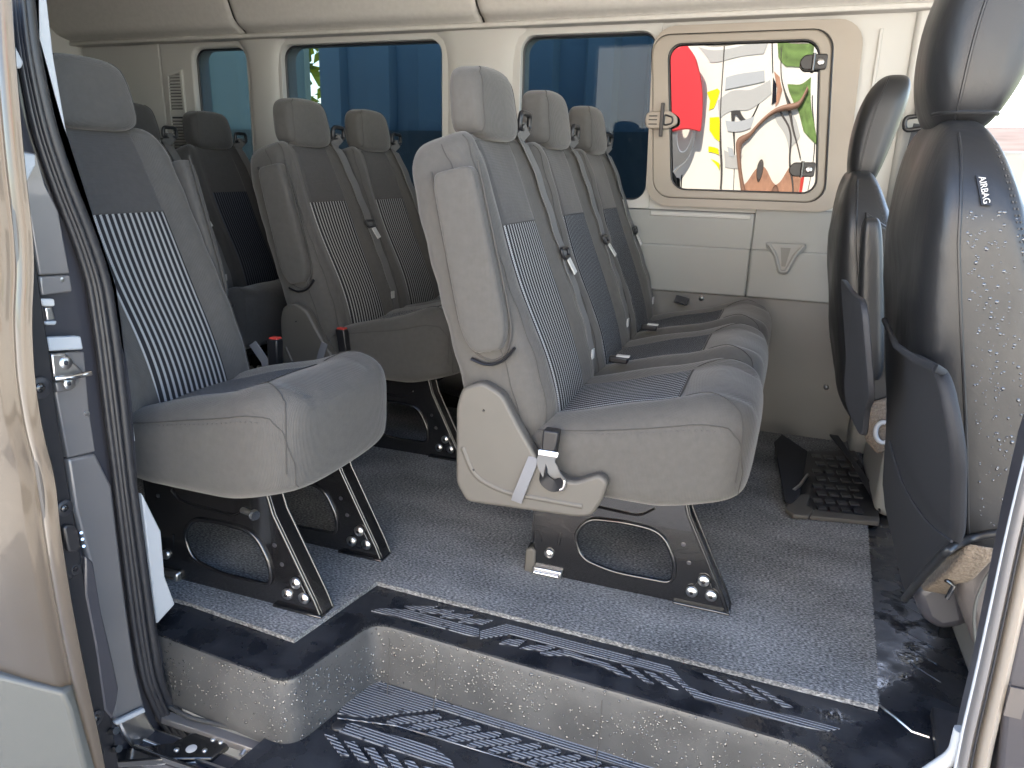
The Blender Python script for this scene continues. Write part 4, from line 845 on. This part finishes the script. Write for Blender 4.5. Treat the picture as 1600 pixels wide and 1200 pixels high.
for p in ((135, 646), (95, 437)): obj('screw', *disc(at(*p, 0, XJ), (1, 0, 0), .0045, .003, 12, .2), 'steel', jamb)
# rubber weather seal: three parallel ribs following the doorway
def lerp_line(A, B, k): return [(a[0]+(b[0]-a[0])*k, a[1]+(b[1]-a[1])*k) for a, b in zip(A, B)]
LA = [(18, -30), (28, 80), (50, 200), (80, 290), (112, 370), (135, 440), (150, 540), (162, 640), (176, 740), (190, 860), (205, 980), (222, 1070), (248, 1130), (282, 1180), (320, 1215)]
LB = [(44, -30), (56, 80), (84, 200), (113, 285), (148, 370), (172, 440), (188, 540), (200, 640), (209, 740), (226, 860), (243, 980), (254, 1060), (276, 1110), (315, 1152), (350, 1180)]
seal = tag(obj('weather_seal', *tube(fillet([at(*p, 0, XJ-.002) for p in lerp_line(LA, LB, .78)], .05, 6), .0105, 12), 'rubber'), 'thick ribbed black rubber weather seal round the rear edge of the doorway', 'door seal')
for k, r, dx in ((.12, .0055, .002), (.34, .006, .006), (.52, .0045, .012)):
    obj('seal_rib', *tube(fillet([at(*p, 0, XJ+dx) for p in lerp_line(LA, LB, k)], .05, 6), r, 10), 'rubber', seal)
obj('seal_web', *prism([at(*p, 0, XJ-.008) for p in LA]+[at(*p, 0, XJ-.008) for p in LB[::-1]], (-.006, 0, 0)), 'rubber', seal)
# interior pillar trim inside the seal; its thin tail stands in for a highlight
tp = tag(obj('pillar_trim', *trace([(44, -30), (70, -30), (84, 90), (104, 205), (126, 300), (137, 340), (160, 392), (180, 440), (190, 500), (199, 580), (212, 690), (208, 690), (194, 560), (180, 450), (150, 372), (124, 312), (100, 250), (82, 190), (60, 80)], 0, XJ-.012, -.02), 'whitetrim', bevel=.002), 'pale grey plastic trim strip with a drawn-in thin highlight inside the rear door seal', 'trim')
obj('lower_trim', *trace([(222, 770), (232, 790), (252, 830), (258, 900), (274, 944), (246, 975)], 0, XJ-.006, -.02), 'whitetrim', tp, bevel=.003)
# ------------------------------------------------------------------ sliding door, slid open to the rear
XD = -.945
ED = [(8, -60), (14, 60), (22, 160), (32, 270), (44, 370), (46, 430), (42, 500), (46, 590), (60, 680), (80, 750), (86, 820), (98, 900), (112, 980), (128, 1060), (146, 1140), (162, 1220), (172, 1280)]
edge = fillet([at(*p, 0, XD) for p in ED], .08, 6)
sec = [(-.006, .012, 0), (.001, .006, 0), (-.003, .001, 0), (-.010, -.002, 0), (-.020, -.0015, 0), (-.028, .001, 0), (-.031, .006, 0), (-.036, .007, 0), (-.041, .003, 0), (-.046, -.004, 0), (-.056, -.007, 0), (-.12, -.012, 0), (-.30, -.018, 0), (-.9, -.02, 0)]
V = []; 
for dx, dy, dz in sec: V.append(edge+np.array([dx, dy, dz]))
V = np.concatenate(V); F = grid_faces(len(sec), len(edge))
door = thing('sliding_door', 'brown-grey sliding side door slid open at the left edge of the doorway', 'door', (-1.3, .7, 0))
sk_ = obj('door_skin', V, F, 'paint', door)
DXE = -.958
def dp_(name, pts, m, x=DXE, d=.012, bevel=.003, parent=door): return obj(name, *trace(pts, 0, x, -d), m, parent, bevel=bevel, seg=2)
de = dp_('door_end_panel', [(14, -40), (20, 60), (24, 150), (34, 236), (36, 250), (44, 330), (60, 430), (70, 500), (80, 560), (86, 620), (98, 700), (112, 780), (122, 850), (142, 960), (160, 1060), (176, 1130), (190, 1220), (150, 1220), (130, 1100), (100, 960), (80, 850), (60, 720), (40, 600), (36, 450), (24, 300), (10, 100), (4, -40)], 'black_plastic')
dp_('end_flange', [(134, 868), (146, 878), (160, 960), (174, 1020), (186, 1075), (182, 1100), (176, 1124), (164, 1110), (150, 1010), (134, 930)], 'darkgap', x=DXE+.002)
plg = dp_('contact_plate', [(84, 792), (96, 784), (110, 782), (118, 806), (128, 870), (124, 896), (112, 906), (100, 896), (90, 850)], 'black_plastic', x=DXE+.005, bevel=.004)
dp_('contact_block', [(100, 826), (106, 820), (118, 820), (124, 830), (128, 856), (120, 864), (108, 862)], 'black_plastic', x=DXE+.014, d=.012, parent=plg)
for p in ((124, 833), (126, 843), (128, 854)): obj('contact_pin', *tube([at(*p, 0, DXE+.010), at(p[0]+3, p[1]-.5, 0, DXE+.022)], .0022, 8), 'chrome', plg)
for p, r in (((62, 606), .016), ((100, 794), .013), ((117, 889), .009), ((150, 1122), .013)):
    gm = obj('grommet', *disc(at(*p, 0, DXE+.002), (1, 0, 0), r, .004, 22, .0), 'rubber', door); obj('grommet_screw', *disc(at(*p, 0, DXE+.006), (1, 0, 0), r*.45, .003, 12, .2), 'black_metal', gm)
for p in ((182, 1142), (186, 1170)): obj('hinge_bolt', *tube([at(p[0]-10, p[1], 0, DXE), at(*p, 0, DXE+.02), ], .006, 8), 'black_metal', door)
cl = obj('lower_cladding', *prism([at(-60, 1040, 1, .648), at(-10, 1056, 1, .648), at(96, 1083, 1, .660), at(108, 1110, 1, .662), at(142, 1240, 1, .662), at(-80, 1260, 1, .645)], (0, .03, 0)), 'cladding', door, bevel=.006, seg=3)
# ------------------------------------------------------------------ front jamb / pillar at the right
YP = .80
fj = tag(obj('front_pillar', *trace([(1662, 560), (1616, 700), (1586, 830), (1560, 960), (1540, 1060), (1516, 1160), (1500, 1240), (1700, 1240), (1700, 560)], 1, YP+.02, .06), 'darkgap', bevel=.004), 'silver-beige door frame pillar with a dark door edge at the lower right corner', 'door pillar')
def rib(name, A, w, m, y=YP, par=fj): 
    P = fillet([at(*p, 1, y) for p in A], .05, 6); return obj(name, *tube(P, w, 12, flat=.5, up=(1, 0, 0)), m, par)
A1 = [(1652, 540), (1606, 700), (1574, 830), (1546, 960), (1524, 1060), (1500, 1160), (1486, 1240)]
rib('pillar_edge', A1, .0035, 'whitetrim', YP+.012)
rib('pillar_strip', [(x+12, y) for x, y in A1], .012, 'jamb', YP+.008)
rib('pillar_strip', [(x+38, y) for x, y in A1], .016, mat('beige_jamb_paint', (.25, .22, .185), .35, .3, coat=.4), YP+.004)
rib('pillar_seal', [(x+24, y) for x, y in A1], .0022, 'rubber', YP-.006)
obj('door_edge', *trace([(1634, 760), (1616, 840), (1592, 960), (1572, 1060), (1556, 1240), (1720, 1240), (1720, 700)], 1, YP-.01, .03), mat('purple_grey_paint', (.04, .037, .042), .35, .3, coat=.4), fj, bevel=.006)
obj('white_corner', *tube(fillet([at(*p, 1, YP+.03) for p in [(1440, 1215), (1462, 1200), (1492, 1180), (1502, 1140)]], .02, 5), .008, 8), 'whitetrim', fj)
cd = at(1587, 1098, 1, YP-.012); obj('sticker', *box(cd[0]-.008, cd[0]+.008, cd[1]-.001, cd[1]+.001, cd[2]-.018, cd[2]+.018), 'seatbase', fj)
# water drops on the riser faces
rg = np.random.default_rng(5); mb = MB(); th = np.arange(6)*2*math.pi/6
Pm = np.array(Pn)
cen = np.column_stack([rg.random(60), rg.uniform(-.13, -.015, 60)])
for k in range(3600):
    t = rg.random()*(len(Pm)-2.5)
    # pick by length
    s_ = rg.random(); z = -rg.uniform(.012, .132)
    if rg.random() > .35: s_, z = cen[rg.integers(60)]+rg.normal(size=2)*(.022, .018)
    s_ = min(max(s_, .01), .99); z = min(max(z, -.134), -.012)
    L = np.r_[0, np.cumsum(np.linalg.norm(np.diff(Pm, axis=0), axis=1))]; u_ = s_*L[-1]; i = min(np.searchsorted(L, u_)-1, len(Pm)-2); i = max(i, 0); f = (u_-L[i])/(L[i+1]-L[i])
    p = Pm[i]+(Pm[i+1]-Pm[i])*f; d = (Pm[i+1]-Pm[i])/np.linalg.norm(Pm[i+1]-Pm[i]); n = np.array([d[1], -d[0], 0])
    off = .003+(.012-.003)*min(1, (-z-.02)/.12); q = p+n*(off+.0008)+np.array([0, 0, z]); r = .0006+.0022*rg.random()**2
    V = [q+d*math.cos(a)*r*rg.uniform(.7, 1.3)+np.array([0, 0, math.sin(a)*r*rg.uniform(.7, 1.5)]) for a in th]+[q+n*r*.45+d*math.cos(a)*r*.6+np.array([0, 0, math.sin(a)*r*.6]) for a in th]+[q+n*r*.6]
    mb.add(V, grid_faces(2, 6, True)+[(6+j, 6+(j+1) % 6, 12) for j in range(6)])
mb.build('water_drops', 'drop', step, kind='stuff')
# ------------------------------------------------------------------ outside, seen through the windows
def ribbed_wall(name, label, cat, x0, x1, y, z0, z1, col, pitch=.28, grp=None):
    o = thing(name, label, cat, ((x0+x1)/2, y, -.72), grp)
    m = mat(name+'_paint', col, .45, noise=.1, nscale=2)
    n = int((x1-x0)/pitch); w = (x1-x0)/n
    me = None
    for k in range(n):
        a = x0+k*w
        V, F = prism([(a, y, z0), (a+w*.42, y, z0), (a+w*.5, y+.05, z0), (a+w*.92, y+.05, z0), (a+w, y, z0), (a+w, y+.06, z0), (a, y+.06, z0)], (0, 0, z1-z0))
        obj('corrugated_panel', V, F, m, o, smooth=False)
    obj('dark_lower_band', *box(x0, x1, y-.06, y-.03, z0, 1.12), mat(name+'_dark_band', tuple(c*.28 for c in col), .5), o, smooth=False)  # added dark band for the darker lower view, not a container part
    obj('top_rail', *box(x0, x1, y-.02, y+2.2, z1, z1+.10), m, o, smooth=False)
    return o
ribbed_wall('blue_container', 'blue-teal corrugated container seen through the two middle windows', 'container', -2.925, .28, 4.3, -.7, 3.5, (.13, .21, .26), .34)
ribbed_wall('green_container', 'grey-green corrugated container seen through the small rear window', 'container', -9.5, -3.04, 4.3, -.7, 3.5, (.22, .30, .27), .5)
hb = MB()
for k in range(2600):
    c_ = np.array([RNG.uniform(-9, -3.5), RNG.uniform(8.2, 9.2), RNG.uniform(-.6, 4.6)]); s_ = RNG.uniform(.08, .2); a_ = RNG.normal(size=3); b_ = RNG.normal(size=3); a_ /= np.linalg.norm(a_); b_ /= np.linalg.norm(b_)
    hb.add([c_-a_*s_, c_-b_*s_*.5, c_+a_*s_, c_+b_*s_*.5], [(0, 1, 2, 3)])
hb.build('hedge', mat('yellow_green_leaves', (.30, .34, .05), .7, noise=.5, nscale=4), kind='stuff', smooth=False)
gs = obj('grass', *box(-30, 30, 8, 30, -.72, -.60), mat('grass_green', (.16, .24, .05), .9, noise=.5, nscale=6), kind='stuff', smooth=False)
fn = thing('wooden_fence', 'pale wooden rail fence outside beyond the driver window', 'fence', (2.5, 5, -.72))
wood = mat('fence_wood', (.38, .27, .22), .8, noise=.3, nscale=3, stretch=(1, 8, 12))
obj('rail', *box(.8, 4.4, 5.0, 5.05, 1.02, 1.20), wood, fn, bevel=.005); obj('rail', *box(.8, 4.4, 5.0, 5.05, .2, .36), wood, fn, bevel=.005)
for x in (.9, 2.4, 3.9): obj('post', *box(x, x+.12, 5.06, 5.16, -.72, 1.3), wood, fn, bevel=.005)
# parked van and added stand-ins behind the viewer, seen only as reflections in the flip-out window
wv = thing('white_van', 'white van with yellow markings, seen only mirrored in the flip-out window', 'van', (-.6, -3.4, -.72))
wp = mat('cream_van_paint', (.72, .69, .63), .3, coat=.3); yl = mat('yellow_vinyl', (.85, .75, .0), .4)
obj('body', *prism(fillet([(-3.3, -2.5, -.45), (4.6, -2.5, -.45), (4.6, -2.5, .5), (3.9, -2.5, .75), (3.5, -2.5, 1.2), (2.9, -2.5, 2.3), (2.4, -2.5, 2.75), (-3.2, -2.5, 2.8)], .15, 6, True), (0, -1.9, 0)), wp, wv, bevel=.05, seg=4)
for x in (-2.3, 3.6):
    w = obj('wheel', *disc((x, -2.52, -.40), (0, 1, 0), .33, .05, 28), 'rubber', wv); obj('hub_cap', *disc((x, -2.47, -.40), (0, 1, 0), .19, .02, 20), 'steel', w)
gl2 = mat('dark_van_glass', (.02, .02, .025), .05)
obj('window', *prism(fillet([(.85, -2.498, .9), (1.65, -2.498, .9), (1.45, -2.498, 1.5), (.85, -2.498, 1.5)], .06, 6, True), (0, .005, 0)), gl2, wv)
obj('door_seam', *box(-.45, -.435, -2.503, -2.496, -.3, 1.7), 'seam', wv); obj('door_seam', *box(.22, .235, -2.503, -2.496, -.3, 1.7), 'seam', wv)

def mir(name, pts, m, lift=0):  # flat made-up shapes laid on the van side to build the mirrored view
    return obj(name, *prism([at(x, y, 1, 7.776-lift)*(1, 0, 1)+np.array([0, -2.496+lift, 0]) for x, y in pts], (0, -.003, 0)), m, wv, smooth=False)
M_['pale_grey'] = mat('pale_grey_vinyl', (.42, .42, .41), .4); M_['leafy'] = mat('flat_greenery_colour', (.12, .20, .05), .7, noise=.5, nscale=12); M_['soil'] = mat('flat_soil_colour', (.36, .19, .12), .6, noise=.3, nscale=9)
for q in ([(1098, 135), (1125, 128), (1136, 132), (1128, 145), (1116, 162), (1105, 166), (1108, 148)], [(1108, 180), (1136, 178), (1138, 200), (1132, 226), (1118, 220), (1108, 205)], [(1106, 236), (1122, 238), (1120, 248), (1106, 246)], [(1108, 258), (1116, 262), (1112, 272)]): mir('yellow_marking', q, yl, .004)
for q in ([(1130, 148), (1190, 125), (1196, 150), (1135, 182)], [(1135, 236), (1178, 240), (1172, 262), (1128, 264)], [(1100, 70), (1180, 66), (1170, 84), (1110, 90)], [(1205, 190), (1232, 178), (1240, 215), (1212, 240)]): mir('grey_marking', q, 'pale_grey', .002)
for q in ([(1155, 112), (1172, 110), (1174, 128), (1156, 130)], [(1155, 182), (1171, 181), (1173, 198), (1156, 200)], [(1146, 228), (1160, 228), (1161, 242), (1147, 243)]): mir('white_box_stand_in', q, 'whitetrim', .006)
mir('dark_strip_stand_in', [(1191, 60), (1196, 60), (1200, 112), (1196, 114)], 'seam', .004); mir('dark_window', [(1199, 120), (1212, 132), (1210, 165), (1198, 170)], gl2, .006)
mir('brown_stand_in', [(1203, 110), (1224, 118), (1229, 140), (1216, 165), (1207, 174), (1214, 140)], 'soil', .004); mir('brown_stand_in', [(1180, 300), (1186, 288), (1215, 262), (1238, 270), (1233, 305)], 'soil', .004)
mir('greenery_stand_in', [(1216, 58), (1285, 58), (1285, 90), (1245, 98), (1220, 86)], 'leafy', .004); mir('greenery_stand_in', [(1242, 128), (1285, 112), (1285, 222), (1252, 205), (1238, 160)], 'leafy', .004)
mir('red_car_stand_in', [(1236, 280), (1248, 276), (1246, 305), (1235, 305)], 'red', .006)
for q, r_ in (([(1140, 60), (1143, 140), (1138, 200), (1108, 300)], .012), ([(1232, 70), (1228, 110), (1236, 150), (1224, 200), (1234, 250)], .010), ([(1215, 175), (1222, 215), (1210, 255), (1218, 300)], .010)):
    obj('curve_stand_in', *tube(fillet([at(*p, 1, 7.77)*(1, 0, 1)+np.array([0, -2.488, 0]) for p in q], .3, 8), r_, 6), 'seatbase', wv)
obj('hose', *tube(fillet([at(*p, 1, 7.76)*(1, 0, 1)+np.array([0, -2.47, 0]) for p in [(1275, 130), (1240, 165), (1190, 190), (1170, 215), (1172, 250), (1186, 310)]], .3, 8), .024, 8), mat('brown_hose', (.22, .12, .08), .6), wv)
rv = thing('red_stand_in', 'made-up tall red shape on a post outside, seen only mirrored at the left of the flip-out window', 'board', (-1.15, -2.3, -.72))  # added stand-in for an unidentified red shape in the mirrored view
rp_ = mat('red_paint', (.62, .03, .04), .45)
obj('panel', *prism(fillet([(-1.30, -2.30, 1.35), (-.98, -2.30, 1.30), (-.95, -2.30, 2.00), (-1.05, -2.30, 2.10), (-1.14, -2.30, 2.03), (-1.26, -2.30, 2.10)], .05, 6, True), (0, -.05, 0)), rp_, rv, bevel=.01)
obj('post', *box(-1.17, -1.11, -2.38, -2.33, -.72, 1.6), 'steel', rv, bevel=.004)
